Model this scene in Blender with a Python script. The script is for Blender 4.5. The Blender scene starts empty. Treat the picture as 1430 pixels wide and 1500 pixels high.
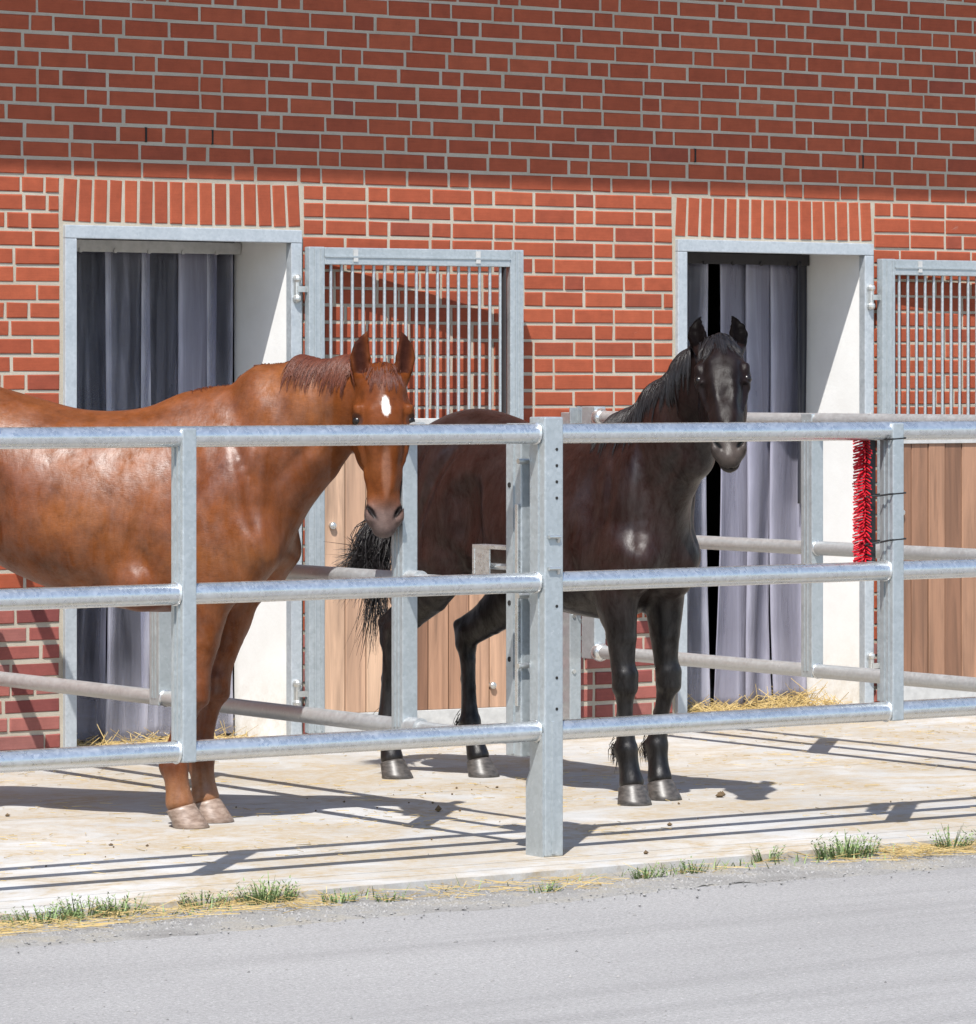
import bpy, bmesh, math, random
import numpy as np
from mathutils import Vector, Matrix
random.seed(7); np.random.seed(7)
scene = bpy.context.scene
COL = scene.collection
# ------------------------------------------------------------------ camera, sky, sun, exposure
# world axes: x along the stable wall (wall face at y = 0), y into the building, z up
TH = math.radians(34.888)
cd = bpy.data.cameras.new('camera'); cam = bpy.data.objects.new('camera', cd); COL.objects.link(cam)
cam.location = (-12.236, -17.547, 1.758)
cam.rotation_euler = (math.radians(90), 0, -TH)
cd.sensor_fit = 'VERTICAL'; cd.sensor_height = 24.0
cd.lens = 24.0 * 6300 / 1500
cd.shift_y = -(750 - 558) / 1500.0
cd.clip_end = 2000
scene.camera = cam
SUN = Vector((.46, .48, -1.0)).normalized()
EL = math.asin(-SUN.z); AZ = math.atan2(-SUN.x, -SUN.y)       # where the sun stands, clockwise from +y
wd = bpy.data.worlds.new('World'); scene.world = wd; wd.use_nodes = True
wn = wd.node_tree.nodes; wl = wd.node_tree.links
sky = wn.new('ShaderNodeTexSky'); sky.sky_type = 'NISHITA'; sky.sun_disc = False
sky.sun_elevation = EL; sky.sun_rotation = AZ; sky.air_density = 1.0; sky.dust_density = 1.0; sky.ozone_density = 1.0
wl.new(sky.outputs[0], wn['Background'].inputs[0]); wn['Background'].inputs[1].default_value = 0.12
sd = bpy.data.lights.new('sun', 'SUN'); sun = bpy.data.objects.new('sun', sd); COL.objects.link(sun)
sd.energy = 4.2; sd.angle = math.radians(0.55); sd.color = (1.0, .97, .925)
sun.rotation_euler = SUN.to_track_quat('-Z', 'Y').to_euler(); sun.location = (-6, -8, 14)
scene.view_settings.view_transform = 'Standard'; scene.view_settings.look = 'None'
scene.view_settings.exposure = 0.80; scene.view_settings.gamma = 1.0
scene.view_settings.use_curve_mapping = False

# ------------------------------------------------------------------ helpers
def link(o, parent=None):
    COL.objects.link(o)
    if parent is not None: o.parent = parent
    return o
def tag(o, label=None, cat=None, group=None, kind=None):
    if label: o['label'] = label
    if cat: o['category'] = cat
    if group: o['group'] = group
    if kind: o['kind'] = kind
    return o
def empty(name, loc=(0, 0, 0), rz=0.0):
    o = bpy.data.objects.new(name, None); o.location = loc; o.rotation_euler = (0, 0, rz); o.empty_display_size = .1
    return link(o)
def mesh_obj(name, V, Fc, mat, parent=None, smooth=False):
    me = bpy.data.meshes.new(name)
    if isinstance(V, np.ndarray) and isinstance(Fc, np.ndarray):
        me.vertices.add(len(V)); me.vertices.foreach_set('co', V.astype(np.float32).ravel())
        n, w = Fc.shape
        me.loops.add(n * w); me.loops.foreach_set('vertex_index', Fc.astype(np.int32).ravel())
        me.polygons.add(n); me.polygons.foreach_set('loop_start', (np.arange(n) * w).astype(np.int32))
        me.update(calc_edges=True)
    else:
        me.from_pydata([tuple(v) for v in V], [], [tuple(int(i) for i in f) for f in Fc]); me.update()
    if smooth: me.polygons.foreach_set('use_smooth', [True] * len(me.polygons))
    if mat: me.materials.append(mat)
    return link(bpy.data.objects.new(name, me), parent)
class MB:
    """collects shapes into one mesh"""
    def __init__(s): s.V = []; s.F = []
    def add(s, V, F):
        b = len(s.V); s.V += [tuple(v) for v in V]; s.F += [tuple(i + b for i in f) for f in F]; return s
    def box(s, x0, x1, y0, y1, z0, z1, bev=0.0):
        x0, x1 = min(x0, x1), max(x0, x1); y0, y1 = min(y0, y1), max(y0, y1); z0, z1 = min(z0, z1), max(z0, z1)
        if bev <= 0:
            V = [(x, y, z) for z in (z0, z1) for y in (y0, y1) for x in (x0, x1)]
            F = [(0, 2, 3, 1), (4, 5, 7, 6), (0, 1, 5, 4), (2, 6, 7, 3), (0, 4, 6, 2), (1, 3, 7, 5)]
            return s.add(V, F)
        bm = bmesh.new(); bmesh.ops.create_cube(bm, size=1)
        for v in bm.verts:
            v.co = ((x0 + x1) / 2 + v.co.x * (x1 - x0), (y0 + y1) / 2 + v.co.y * (y1 - y0), (z0 + z1) / 2 + v.co.z * (z1 - z0))
        bmesh.ops.bevel(bm, geom=bm.edges[:], offset=bev, segments=2, affect='EDGES', profile=.6)
        s.bm(bm); return s
    def bm(s, bm):
        bm.verts.index_update(); s.add([v.co[:] for v in bm.verts], [[v.index for v in f.verts] for f in bm.faces]); bm.free(); return s
    def tube(s, a, b, r, n=20, r2=None, caps=True):
        a = Vector(a); b = Vector(b); d = (b - a).normalized()
        u = d.orthogonal().normalized(); w = d.cross(u); r2 = r if r2 is None else r2
        V = []; F = []
        for (p, rr) in ((a, r), (b, r2)):
            for i in range(n):
                t = 2 * math.pi * i / n; V.append(p + u * (rr * math.cos(t)) + w * (rr * math.sin(t)))
        for i in range(n):
            j = (i + 1) % n; F.append((i, j, n + j, n + i))
        if caps: F.append(tuple(range(n))[::-1]); F.append(tuple(range(n, 2 * n)))
        return s.add(V, F)
    def ball(s, c, r, seg=14, rings=9, sq=(1, 1, 1)):
        bm = bmesh.new(); bmesh.ops.create_uvsphere(bm, u_segments=seg, v_segments=rings, radius=r)
        for v in bm.verts: v.co = (c[0] + v.co.x * sq[0], c[1] + v.co.y * sq[1], c[2] + v.co.z * sq[2])
        return s.bm(bm)
    def path(s, pts, r, n=8):
        for a, b in zip(pts[:-1], pts[1:]): s.tube(a, b, r, n)
        return s
    def build(s, name, mat, parent=None, smooth=False, loc=None):
        o = mesh_obj(name, s.V, s.F, mat, parent, smooth)
        if smooth:
            m = o.modifiers.new('edge', 'EDGE_SPLIT'); m.split_angle = math.radians(38)
        if loc is not None: o.location = loc
        return o

# ------------------------------------------------------------------ materials
def new_mat(name):
    m = bpy.data.materials.new(name); m.use_nodes = True
    return m, m.node_tree.nodes, m.node_tree.links, m.node_tree.nodes['Principled BSDF']
def N(nd, t, **kw):
    n = nd.new(t)
    for k, v in kw.items(): setattr(n, k, v)
    return n
def ramp(nd, stops, interp='LINEAR'):
    r = nd.new('ShaderNodeValToRGB'); r.color_ramp.interpolation = interp
    e = r.color_ramp.elements
    while len(e) > 1: e.remove(e[0])
    for i, (p, c) in enumerate(stops):
        el = e[0] if i == 0 else e.new(p)
        el.position = p; el.color = (c[0], c[1], c[2], 1) if hasattr(c, '__len__') else (c, c, c, 1)
    return r
def noise(nd, lk, vec, scale, detail=4, rough=.55, dist=0.0):
    n = nd.new('ShaderNodeTexNoise'); n.inputs['Scale'].default_value = scale; n.inputs['Detail'].default_value = detail
    n.inputs['Roughness'].default_value = rough; n.inputs['Distortion'].default_value = dist
    if vec is not None: lk.new(vec, n.inputs['Vector'])
    return n
def mapping(nd, lk, vec, scale=(1, 1, 1), rot=(0, 0, 0), loc=(0, 0, 0)):
    m = nd.new('ShaderNodeMapping'); m.inputs['Scale'].default_value = scale; m.inputs['Rotation'].default_value = rot; m.inputs['Location'].default_value = loc
    lk.new(vec, m.inputs['Vector']); return m
def mixc(nd, lk, fac, a, b, mode='MIX'):
    m = nd.new('ShaderNodeMix'); m.data_type = 'RGBA'; m.blend_type = mode
    for sock, v in ((m.inputs[0], fac), (m.inputs[6], a), (m.inputs[7], b)):
        if hasattr(v, 'is_linked') or hasattr(v, 'links'): lk.new(v, sock)
        elif hasattr(v, '__len__'): sock.default_value = (*v[:3], 1)
        else: sock.default_value = v
    return m.outputs[2]
def bump(nd, lk, h, bsdf, strength=.3, dist=.01):
    b = nd.new('ShaderNodeBump'); b.inputs['Strength'].default_value = strength; b.inputs['Distance'].default_value = dist
    lk.new(h, b.inputs['Height']); lk.new(b.outputs[0], bsdf.inputs['Normal']); return b
def math_n(nd, lk, op, a, b=None, clamp=False):
    m = nd.new('ShaderNodeMath'); m.operation = op; m.use_clamp = clamp
    for i, v in enumerate((a, b)):
        if v is None: continue
        if hasattr(v, 'links'): lk.new(v, m.inputs[i])
        else: m.inputs[i].default_value = v
    return m.outputs[0]
# ------------------------------------------------------------------ surface materials
def concrete_mat():
    m, nd, lk, b = new_mat('concrete')
    tc = N(nd, 'ShaderNodeTexCoord'); P = tc.outputs['Object']
    n1 = noise(nd, lk, P, .55, 5, .6, .4); n2 = noise(nd, lk, P, 5, 6, .65); n3 = noise(nd, lk, P, 160, 3, .6)
    mp = mapping(nd, lk, P, (1.0, 1.25, 1)); n4 = noise(nd, lk, mp.outputs[0], 1.5, 6, .72, .9)
    r1 = ramp(nd, [(.30, (.35, .343, .33)), (.72, (.47, .463, .45))]); lk.new(n1.outputs[0], r1.inputs[0])
    r2 = ramp(nd, [(.3, .86), (.7, 1.08)]); lk.new(n2.outputs[0], r2.inputs[0])
    c = mixc(nd, lk, 1, r1.outputs[0], r2.outputs[0], 'MULTIPLY')
    # trodden straw dust, yellowish, in loose patches
    r4 = ramp(nd, [(.40, 0), (.58, .95)]); lk.new(n4.outputs[0], r4.inputs[0])
    n5 = noise(nd, lk, P, 22, 5, .7); r5 = ramp(nd, [(.35, .25), (.65, 1)]); lk.new(n5.outputs[0], r5.inputs[0])
    f = math_n(nd, lk, 'MULTIPLY', r4.outputs[0], r5.outputs[0])
    c = mixc(nd, lk, f, c, (.33, .25, .145))
    n6 = noise(nd, lk, P, 9, 6, .75, .5); r6 = ramp(nd, [(.60, 0), (.72, .55)]); lk.new(n6.outputs[0], r6.inputs[0])
    c = mixc(nd, lk, r6.outputs[0], c, (.26, .21, .15))
    r3 = ramp(nd, [(.25, .88), (.75, 1.08)]); lk.new(n3.outputs[0], r3.inputs[0])
    c = mixc(nd, lk, 1, c, r3.outputs[0], 'MULTIPLY')
    lk.new(c, b.inputs['Base Color']); b.inputs['Roughness'].default_value = .9; b.inputs['Specular IOR Level'].default_value = .2
    h = math_n(nd, lk, 'ADD', n2.outputs[0], math_n(nd, lk, 'MULTIPLY', n3.outputs[0], .25)); bump(nd, lk, h, b, .35, .006)
    return m
def asphalt_mat():
    m, nd, lk, b = new_mat('asphalt')
    tc = N(nd, 'ShaderNodeTexCoord'); P = tc.outputs['Object']
    n1 = noise(nd, lk, P, .5, 4, .6); n2 = noise(nd, lk, P, 210, 4, .8); n3 = noise(nd, lk, P, 70, 4, .7)
    mp = mapping(nd, lk, P, (.12, 2.2, 1), (0, 0, math.radians(-1.5))); n4 = noise(nd, lk, mp.outputs[0], 1.6, 4, .6, .25)
    r1 = ramp(nd, [(.3, (.270, .262, .256)), (.7, (.315, .306, .298))]); lk.new(n1.outputs[0], r1.inputs[0])
    r4 = ramp(nd, [(.34, .88), (.50, 1.0), (.7, 1.05)]); lk.new(n4.outputs[0], r4.inputs[0])
    r2 = ramp(nd, [(.22, .35), (.42, .85), (.6, 1.08), (.78, 1.6)]); lk.new(n2.outputs[0], r2.inputs[0])
    r3 = ramp(nd, [(.28, .72), (.72, 1.22)]); lk.new(n3.outputs[0], r3.inputs[0])
    c = mixc(nd, lk, 1, r1.outputs[0], r2.outputs[0], 'MULTIPLY'); c = mixc(nd, lk, 1, c, r3.outputs[0], 'MULTIPLY'); c = mixc(nd, lk, 1, c, r4.outputs[0], 'MULTIPLY')
    vo = N(nd, 'ShaderNodeTexVoronoi'); vo.inputs['Scale'].default_value = 34; lk.new(P, vo.inputs['Vector']); vs = ramp(nd, [(.10, 1), (.17, 0)]); lk.new(vo.outputs['Distance'], vs.inputs[0])
    bwv = N(nd, 'ShaderNodeRGBToBW'); lk.new(vo.outputs['Color'], bwv.inputs[0]); vc = ramp(nd, [(.3, (.10, .10, .10)), (.5, (.25, .25, .25)), (.7, (.46, .45, .43))]); lk.new(bwv.outputs[0], vc.inputs[0])
    c = mixc(nd, lk, math_n(nd, lk, 'MULTIPLY', vs.outputs[0], .7), c, vc.outputs[0])       # single chippings
    lk.new(c, b.inputs['Base Color']); b.inputs['Roughness'].default_value = .85; b.inputs['Specular IOR Level'].default_value = .3
    h = math_n(nd, lk, 'ADD', n2.outputs[0], n3.outputs[0]); bump(nd, lk, h, b, .6, .006)
    return m
def verge_mat():
    m, nd, lk, b = new_mat('gritty_soil')
    tc = N(nd, 'ShaderNodeTexCoord'); P = tc.outputs['Object']
    n1 = noise(nd, lk, P, 3, 5, .65); n2 = noise(nd, lk, P, 120, 4, .75)
    r1 = ramp(nd, [(.32, (.19, .18, .168)), (.5, (.25, .24, .225)), (.70, (.31, .27, .20))]); lk.new(n1.outputs[0], r1.inputs[0])
    r2 = ramp(nd, [(.25, .5), (.5, 1), (.75, 1.4)]); lk.new(n2.outputs[0], r2.inputs[0])
    lk.new(mixc(nd, lk, 1, r1.outputs[0], r2.outputs[0], 'MULTIPLY'), b.inputs['Base Color']); b.inputs['Roughness'].default_value = .95
    bump(nd, lk, n2.outputs[0], b, .8, .008); return m
def brick_mat(name, per_object, stops):
    m, nd, lk, b = new_mat(name)
    if per_object:
        oi = N(nd, 'ShaderNodeObjectInfo'); rnd = oi.outputs['Random']
    else:
        g = N(nd, 'ShaderNodeNewGeometry'); rnd = g.outputs['Random Per Island']
    gp = N(nd, 'ShaderNodeNewGeometry'); P = gp.outputs['Position']
    r = ramp(nd, stops); lk.new(rnd, r.inputs[0])
    n1 = noise(nd, lk, P, 14, 5, .65); r1 = ramp(nd, [(.3, .86), (.7, 1.12)]); lk.new(n1.outputs[0], r1.inputs[0])
    mp = mapping(nd, lk, P, (6, 6, 160)); n2 = noise(nd, lk, mp.outputs[0], 1, 3, .6); r2 = ramp(nd, [(.3, .93), (.7, 1.06)]); lk.new(n2.outputs[0], r2.inputs[0])
    n3 = noise(nd, lk, P, 420, 2, .6); r3 = ramp(nd, [(.3, .9), (.7, 1.08)]); lk.new(n3.outputs[0], r3.inputs[0])
    c = mixc(nd, lk, 1, r.outputs[0], r1.outputs[0], 'MULTIPLY'); c = mixc(nd, lk, 1, c, r2.outputs[0], 'MULTIPLY'); c = mixc(nd, lk, 1, c, r3.outputs[0], 'MULTIPLY')
    # mortar smears and lime bloom
    n4 = noise(nd, lk, P, 9, 6, .8, .6); r4 = ramp(nd, [(.68, 0), (.80, .45)]); lk.new(n4.outputs[0], r4.inputs[0])
    c = mixc(nd, lk, r4.outputs[0], c, (.50, .40, .34))
    lk.new(c, b.inputs['Base Color']); b.inputs['Roughness'].default_value = .8; b.inputs['Specular IOR Level'].default_value = .25
    h = math_n(nd, lk, 'ADD', n1.outputs[0], math_n(nd, lk, 'MULTIPLY', n3.outputs[0], .5)); bump(nd, lk, h, b, .35, .004)
    return m
def mortar_mat():
    m, nd, lk, b = new_mat('mortar')
    g = N(nd, 'ShaderNodeNewGeometry'); P = g.outputs['Position']
    n1 = noise(nd, lk, P, 4, 5, .65); n2 = noise(nd, lk, P, 260, 3, .7)
    r1 = ramp(nd, [(.3, (.35, .308, .242)), (.7, (.45, .405, .33))]); lk.new(n1.outputs[0], r1.inputs[0])
    r2 = ramp(nd, [(.25, .8), (.75, 1.15)]); lk.new(n2.outputs[0], r2.inputs[0])
    lk.new(mixc(nd, lk, 1, r1.outputs[0], r2.outputs[0], 'MULTIPLY'), b.inputs['Base Color']); b.inputs['Roughness'].default_value = .95
    bump(nd, lk, n2.outputs[0], b, .5, .004); return m
def galv_mat(name, c0, c1, rough, metal=1.0):
    m, nd, lk, b = new_mat(name)
    tc = N(nd, 'ShaderNodeTexCoord'); P = tc.outputs['Object']
    v = N(nd, 'ShaderNodeTexVoronoi'); v.inputs['Scale'].default_value = 85; lk.new(P, v.inputs['Vector'])
    n1 = noise(nd, lk, P, 11, 6, .7); n2 = noise(nd, lk, P, 55, 4, .7)
    bw = N(nd, 'ShaderNodeRGBToBW'); lk.new(v.outputs['Color'], bw.inputs[0])
    s = math_n(nd, lk, 'ADD', math_n(nd, lk, 'MULTIPLY', bw.outputs[0], .35), math_n(nd, lk, 'MULTIPLY', n1.outputs[0], .65))
    r = ramp(nd, [(.25, c0), (.72, c1)]); lk.new(s, r.inputs[0])
    # white zinc bloom
    r3 = ramp(nd, [(.62, 0), (.74, .35)]); lk.new(n2.outputs[0], r3.inputs[0]); c = mixc(nd, lk, r3.outputs[0], r.outputs[0], (.78, .79, .79))
    lk.new(c, b.inputs['Base Color']); b.inputs['Metallic'].default_value = metal
    r2 = ramp(nd, [(.3, rough - .08), (.7, rough + .10)]); lk.new(s, r2.inputs[0]); lk.new(r2.outputs[0], b.inputs['Roughness'])
    bump(nd, lk, n2.outputs[0], b, .05, .003); return m
def wood_mat(name, stops):
    m, nd, lk, b = new_mat(name)
    oi = N(nd, 'ShaderNodeObjectInfo'); tc = N(nd, 'ShaderNodeTexCoord')
    off = N(nd, 'ShaderNodeVectorMath', operation='SCALE'); off.inputs[0].default_value = (17, 5, 31); lk.new(oi.outputs['Random'], off.inputs['Scale'])
    ad = N(nd, 'ShaderNodeVectorMath', operation='ADD'); lk.new(tc.outputs['Object'], ad.inputs[0]); lk.new(off.outputs[0], ad.inputs[1])
    r = ramp(nd, stops); lk.new(oi.outputs['Random'], r.inputs[0])
    mp = mapping(nd, lk, ad.outputs[0], (26, 26, 1.3)); n1 = noise(nd, lk, mp.outputs[0], 1, 6, .65, .8)
    r1 = ramp(nd, [(.28, .6), (.5, 1), (.72, 1.25)]); lk.new(n1.outputs[0], r1.inputs[0])
    mp2 = mapping(nd, lk, ad.outputs[0], (7, 7, .9)); n2 = noise(nd, lk, mp2.outputs[0], 1, 4, .6, 1.2); r2 = ramp(nd, [(.35, .82), (.65, 1.12)]); lk.new(n2.outputs[0], r2.inputs[0])
    c = mixc(nd, lk, 1, r.outputs[0], r1.outputs[0], 'MULTIPLY'); c = mixc(nd, lk, 1, c, r2.outputs[0], 'MULTIPLY')
    lk.new(c, b.inputs['Base Color']); b.inputs['Roughness'].default_value = .6; bump(nd, lk, n1.outputs[0], b, .2, .003); return m
def plaster_mat():
    m, nd, lk, b = new_mat('white_plaster')
    tc = N(nd, 'ShaderNodeTexCoord'); P = tc.outputs['Object']
    n1 = noise(nd, lk, P, 3, 5, .6); n2 = noise(nd, lk, P, 60, 4, .6); n3 = noise(nd, lk, P, 7, 6, .8)
    r1 = ramp(nd, [(.3, (.70, .69, .665)), (.7, (.79, .785, .765))]); lk.new(n1.outputs[0], r1.inputs[0])
    sx = N(nd, 'ShaderNodeSeparateXYZ'); lk.new(P, sx.inputs[0])
    low = ramp(nd, [(.0, 1), (.16, 0)]); lk.new(math_n(nd, lk, 'MULTIPLY', sx.outputs[2], .4), low.inputs[0])
    r3 = ramp(nd, [(.4, 0), (.62, .6)]); lk.new(n3.outputs[0], r3.inputs[0])
    f = math_n(nd, lk, 'MULTIPLY', low.outputs[0], r3.outputs[0])
    c = mixc(nd, lk, f, r1.outputs[0], (.42, .35, .25))
    lk.new(c, b.inputs['Base Color']); b.inputs['Roughness'].default_value = .85; bump(nd, lk, n2.outputs[0], b, .2, .004); return m
def pvc_mat(name, alpha, tint, haze, rough):
    """clear PVC: mostly see-through, a little milky, glossy"""
    m, nd, lk, b = new_mat(name)
    out = nd['Material Output']
    tc = N(nd, 'ShaderNodeTexCoord'); P = tc.outputs['Object']
    mp = mapping(nd, lk, P, (9, 9, .55)); n1 = noise(nd, lk, mp.outputs[0], 1.5, 6, .7, .5); n2 = noise(nd, lk, P, 30, 4, .7)
    b.inputs['Base Color'].default_value = (*haze, 1); b.inputs['Roughness'].default_value = rough; b.inputs['Specular IOR Level'].default_value = .6
    h = math_n(nd, lk, 'ADD', math_n(nd, lk, 'MULTIPLY', n1.outputs[0], 3.0), math_n(nd, lk, 'MULTIPLY', n2.outputs[0], .12)); bump(nd, lk, h, b, .5, .012)
    tr = N(nd, 'ShaderNodeBsdfTransparent'); tr.inputs[0].default_value = (*tint, 1)
    mx = N(nd, 'ShaderNodeMixShader'); r = ramp(nd, [(.3, max(.03, alpha - .16)), (.55, alpha), (.72, min(.95, alpha + .24))]); lk.new(n1.outputs[0], r.inputs[0])
    sx = N(nd, 'ShaderNodeSeparateXYZ'); lk.new(P, sx.inputs[0])
    dirt = ramp(nd, [(.0, .30), (.22, 0)]); lk.new(math_n(nd, lk, 'MULTIPLY', sx.outputs[2], .5), dirt.inputs[0])    # muddy towards the floor
    ea = N(nd, 'ShaderNodeAttribute', attribute_name='edge'); eg = math_n(nd, lk, 'MULTIPLY', ea.outputs['Fac'], .7)      # cut edges look milky
    lk.new(math_n(nd, lk, 'ADD', math_n(nd, lk, 'ADD', r.outputs[0], eg), dirt.outputs[0], True), mx.inputs[0])
    lk.new(tr.outputs[0], mx.inputs[1]); lk.new(b.outputs[0], mx.inputs[2]); lk.new(mx.outputs[0], out.inputs[0])
    return m
def plain(name, c, rough=.6, metal=0.0):
    m, nd, lk, b = new_mat(name)
    tc = N(nd, 'ShaderNodeTexCoord'); n = noise(nd, lk, tc.outputs['Object'], 25, 4, .6)
    r = ramp(nd, [(.3, tuple(v * .85 for v in c)), (.7, tuple(min(1, v * 1.12) for v in c))]); lk.new(n.outputs[0], r.inputs[0]); lk.new(r.outputs[0], b.inputs['Base Color'])
    b.inputs['Roughness'].default_value = rough; b.inputs['Metallic'].default_value = metal; return m
M_conc = concrete_mat(); M_asph = asphalt_mat(); M_verge = verge_mat(); M_mort = mortar_mat(); M_plas = plaster_mat()
ORANGE = [(0, (.232, .054, .031)), (.07, (.262, .059, .029)), (.3, (.285, .064, .030)), (.8, (.308, .071, .033)), (1, (.335, .081, .038))]
OLD = [(0, (.17, .048, .044)), (.4, (.25, .072, .060)), (.8, (.31, .105, .085)), (1, (.23, .10, .09))]
M_br = {(0, 1): brick_mat('brick_orange', True, ORANGE), (0, 0): brick_mat('brick_orange_rest', False, ORANGE), (1, 1): brick_mat('brick_worn', True, OLD), (1, 0): brick_mat('brick_worn_rest', False, OLD)}
M_galv = galv_mat('galvanised_tube', (.56, .575, .58), (.70, .715, .72), .30, .88)
M_galv3 = galv_mat('galvanised_dull', (.40, .41, .41), (.50, .51, .51), .42, .6); M_galv2 = galv_mat('galvanised_profile', (.36, .395, .41), (.46, .495, .51), .46, .6)
M_frame = galv_mat('zinc_frame', (.40, .435, .46), (.52, .555, .58), .55, .5)
M_wood = wood_mat('larch', [(0, (.180, .090, .052)), (.3, (.30, .165, .100)), (.6, (.395, .240, .155)), (1, (.48, .33, .225))])
M_pvc1 = pvc_mat('clear_pvc', .15, (.80, .81, .86), (.40, .40, .47), .10); M_pvc2 = pvc_mat('milky_pvc', .52, (.72, .72, .80), (.28, .275, .34), .28)
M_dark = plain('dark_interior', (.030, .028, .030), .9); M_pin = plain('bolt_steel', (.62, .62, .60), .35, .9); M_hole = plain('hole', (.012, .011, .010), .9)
M_roof = plain('roof_boards', (.20, .17, .14), .8); M_strap = plain('black_strap', (.012, .012, .013), .5); M_red = plain('red_bristle', (.52, .014, .028), .42)
M_grey = plain('primed_panel', (.42, .42, .41), .7)

# ------------------------------------------------------------------ ground
def sheet(name, x0, x1, y0, y1, z, mat, nx=1, ny=1, edge=None):
    V = []; Fc = []
    for j in range(ny + 1):
        for i in range(nx + 1):
            x = x0 + (x1 - x0) * i / nx; y = y0 + (y1 - y0) * j / ny
            if edge: x, y = edge(x, y, i, j)
            V.append((x, y, z if not (edge and j == 0) else -.034))
    for j in range(ny):
        for i in range(nx): Fc.append((j*(nx+1)+i, j*(nx+1)+i+1, (j+1)*(nx+1)+i+1, (j+1)*(nx+1)+i))
    return tag(mesh_obj(name, V, Fc, mat), kind='structure')
sheet('road', -400, 400, -400, 2, -.030, M_asph)
rv = random.Random(3)
wob = [rv.uniform(-1, 1) for _ in range(900)]
def w1(i, s): return (wob[i % 900] + wob[(i * 7 + 3) % 900] * .5) * s
sheet('verge', -14, 12, -5.62, -4.95, -.024, M_verge, 420, 6, lambda x, y, i, j: (x, y + (w1(i, .035) + .06 * math.sin(x * 1.7) + .05 * math.sin(x * 4.1 + 1) if j == 0 else 0)))
# concrete apron: slab with a slightly broken front edge and shallow tooled joints
ap = MB()
n = 300
for (ya, yb) in ((-5.02, -4.875), (-4.865, -4.70), (-4.69, -2.35), (-2.34, .02)):
    V = []; 
    for i in range(n + 1):
        x = -14 + 26 * i / n
        f = ya + (w1(i, .008) + .006 * math.sin(x * 3) if ya < -5 else 0)
        V += [(x, f, 0), (x, yb, 0), (x, f, -.06), (x, yb, -.012)]
    F_ = []
    for i in range(n):
        a = i * 4; c_ = a + 4
        F_ += [(a, c_, c_ + 1, a + 1), (a + 2, c_ + 2, c_, a), (a + 1, c_ + 1, c_ + 3, a + 3)]
    ap.add(V, F_)
apron = ap.build('concrete_apron', M_conc); tag(apron, kind='structure')
M_joint = plain('joint_dirt', (.20, .155, .10), .95)
for y in (-4.87, -4.695, -2.345): MB().box(-14, 12, y - .006, y + .006, -.03, -.006).build('joint_filling', M_joint, apron)
sheet('stable_floor', -14, 12, .02, 5, .0, M_conc)

# ------------------------------------------------------------------ stable building
bld = empty('stable_building', (0, 0, 0)); tag(bld, 'orange brick stable building with two open doorways', 'building')
D1_, D2_ = D1, D2 = (-2.409, -1.105), (1.174, 2.481)          # outer edges of the two door frames
TOP = 2.485; FW = .062                              # frame top, frame width
WX0, WX1, WZ = -9.0, 9.0, 5.6
TK = .50                                            # wall thickness
wl_ = MB(); rec = .0045
ox = [WX0, D1[0] + .03, D1[1] - .03, D2[0] + .03, D2[1] - .03, WX1]
for a, b_ in ((ox[0], ox[1]), (ox[2], ox[3]), (ox[4], ox[5])): wl_.box(a, b_, rec, TK, -.02, TOP - .02)
wl_.box(WX0, WX1, rec, TK, TOP - .02, WZ)
wall = wl_.build('wall', M_mort, bld)
# roof with an overhang that shades the top of the wall
OV = 1.35; ZE = 2.735 + 2.083 * OV
rf = MB(); rf.add([(WX0, -OV, ZE), (WX1, -OV, ZE), (WX1, 3, ZE + 1.6), (WX0, 3, ZE + 1.6), (WX0, -OV, ZE + .16), (WX1, -OV, ZE + .16), (WX1, 3, ZE + 1.76), (WX0, 3, ZE + 1.76)],
    [(0, 3, 2, 1), (4, 5, 6, 7), (0, 1, 5, 4), (1, 2, 6, 5), (2, 3, 7, 6), (3, 0, 4, 7)])
rf.build('roof', M_roof, bld)
gb = MB(); gb.box(WX0, WX1, .05, .35, WZ, ZE + .62); gb.build('wall_head', M_mort, bld)
# dark room behind
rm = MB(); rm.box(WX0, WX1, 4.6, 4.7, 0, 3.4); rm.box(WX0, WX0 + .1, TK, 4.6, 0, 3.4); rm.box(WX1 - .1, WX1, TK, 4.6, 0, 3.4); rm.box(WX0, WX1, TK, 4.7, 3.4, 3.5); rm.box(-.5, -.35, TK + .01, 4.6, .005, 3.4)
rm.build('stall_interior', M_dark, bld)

# ---- bricks, laid one by one in a loose bond with soldier courses over the doors
CH = 1 / 12.0; BL_, HD = .25, .125; JT = .0140
def brick_mesh(l, h, var):
    r = random.Random(var * 31 + int(l * 1000)); j = lambda s: r.uniform(-s, s)
    c = .0045; d = .06
    f = [(-l/2 + c + j(.002), 0, -h/2 + c + j(.0015)), (l/2 - c + j(.002), 0, -h/2 + c + j(.0015)), (l/2 - c + j(.002), 0, h/2 - c + j(.0015)), (-l/2 + c + j(.002), 0, h/2 - c + j(.0015))]
    e = [(-l/2 + j(.0015), .005, -h/2 + j(.0015)), (l/2 + j(.0015), .005, -h/2 + j(.0015)), (l/2 + j(.0015), .005, h/2 + j(.0015)), (-l/2 + j(.0015), .005, h/2 + j(.0015))]
    bk = [(x, d, z) for (x, y, z) in e]
    V = f + e + bk
    Fc = [(0, 1, 2, 3)] + [(4 + i, 4 + (i + 1) % 4, (i + 1) % 4, i) for i in range(4)] + [(8 + i, 8 + (i + 1) % 4, 4 + (i + 1) % 4, 4 + i) for i in range(4)]
    return V, Fc
rb = random.Random(11); bricks = []     # (x, z, length, height, rotation, worn)
def worn(x, z):
    lim = .68 - .055 * (x + 2.7) + .10 * math.sin(x * 2.3); return z < lim
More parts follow.
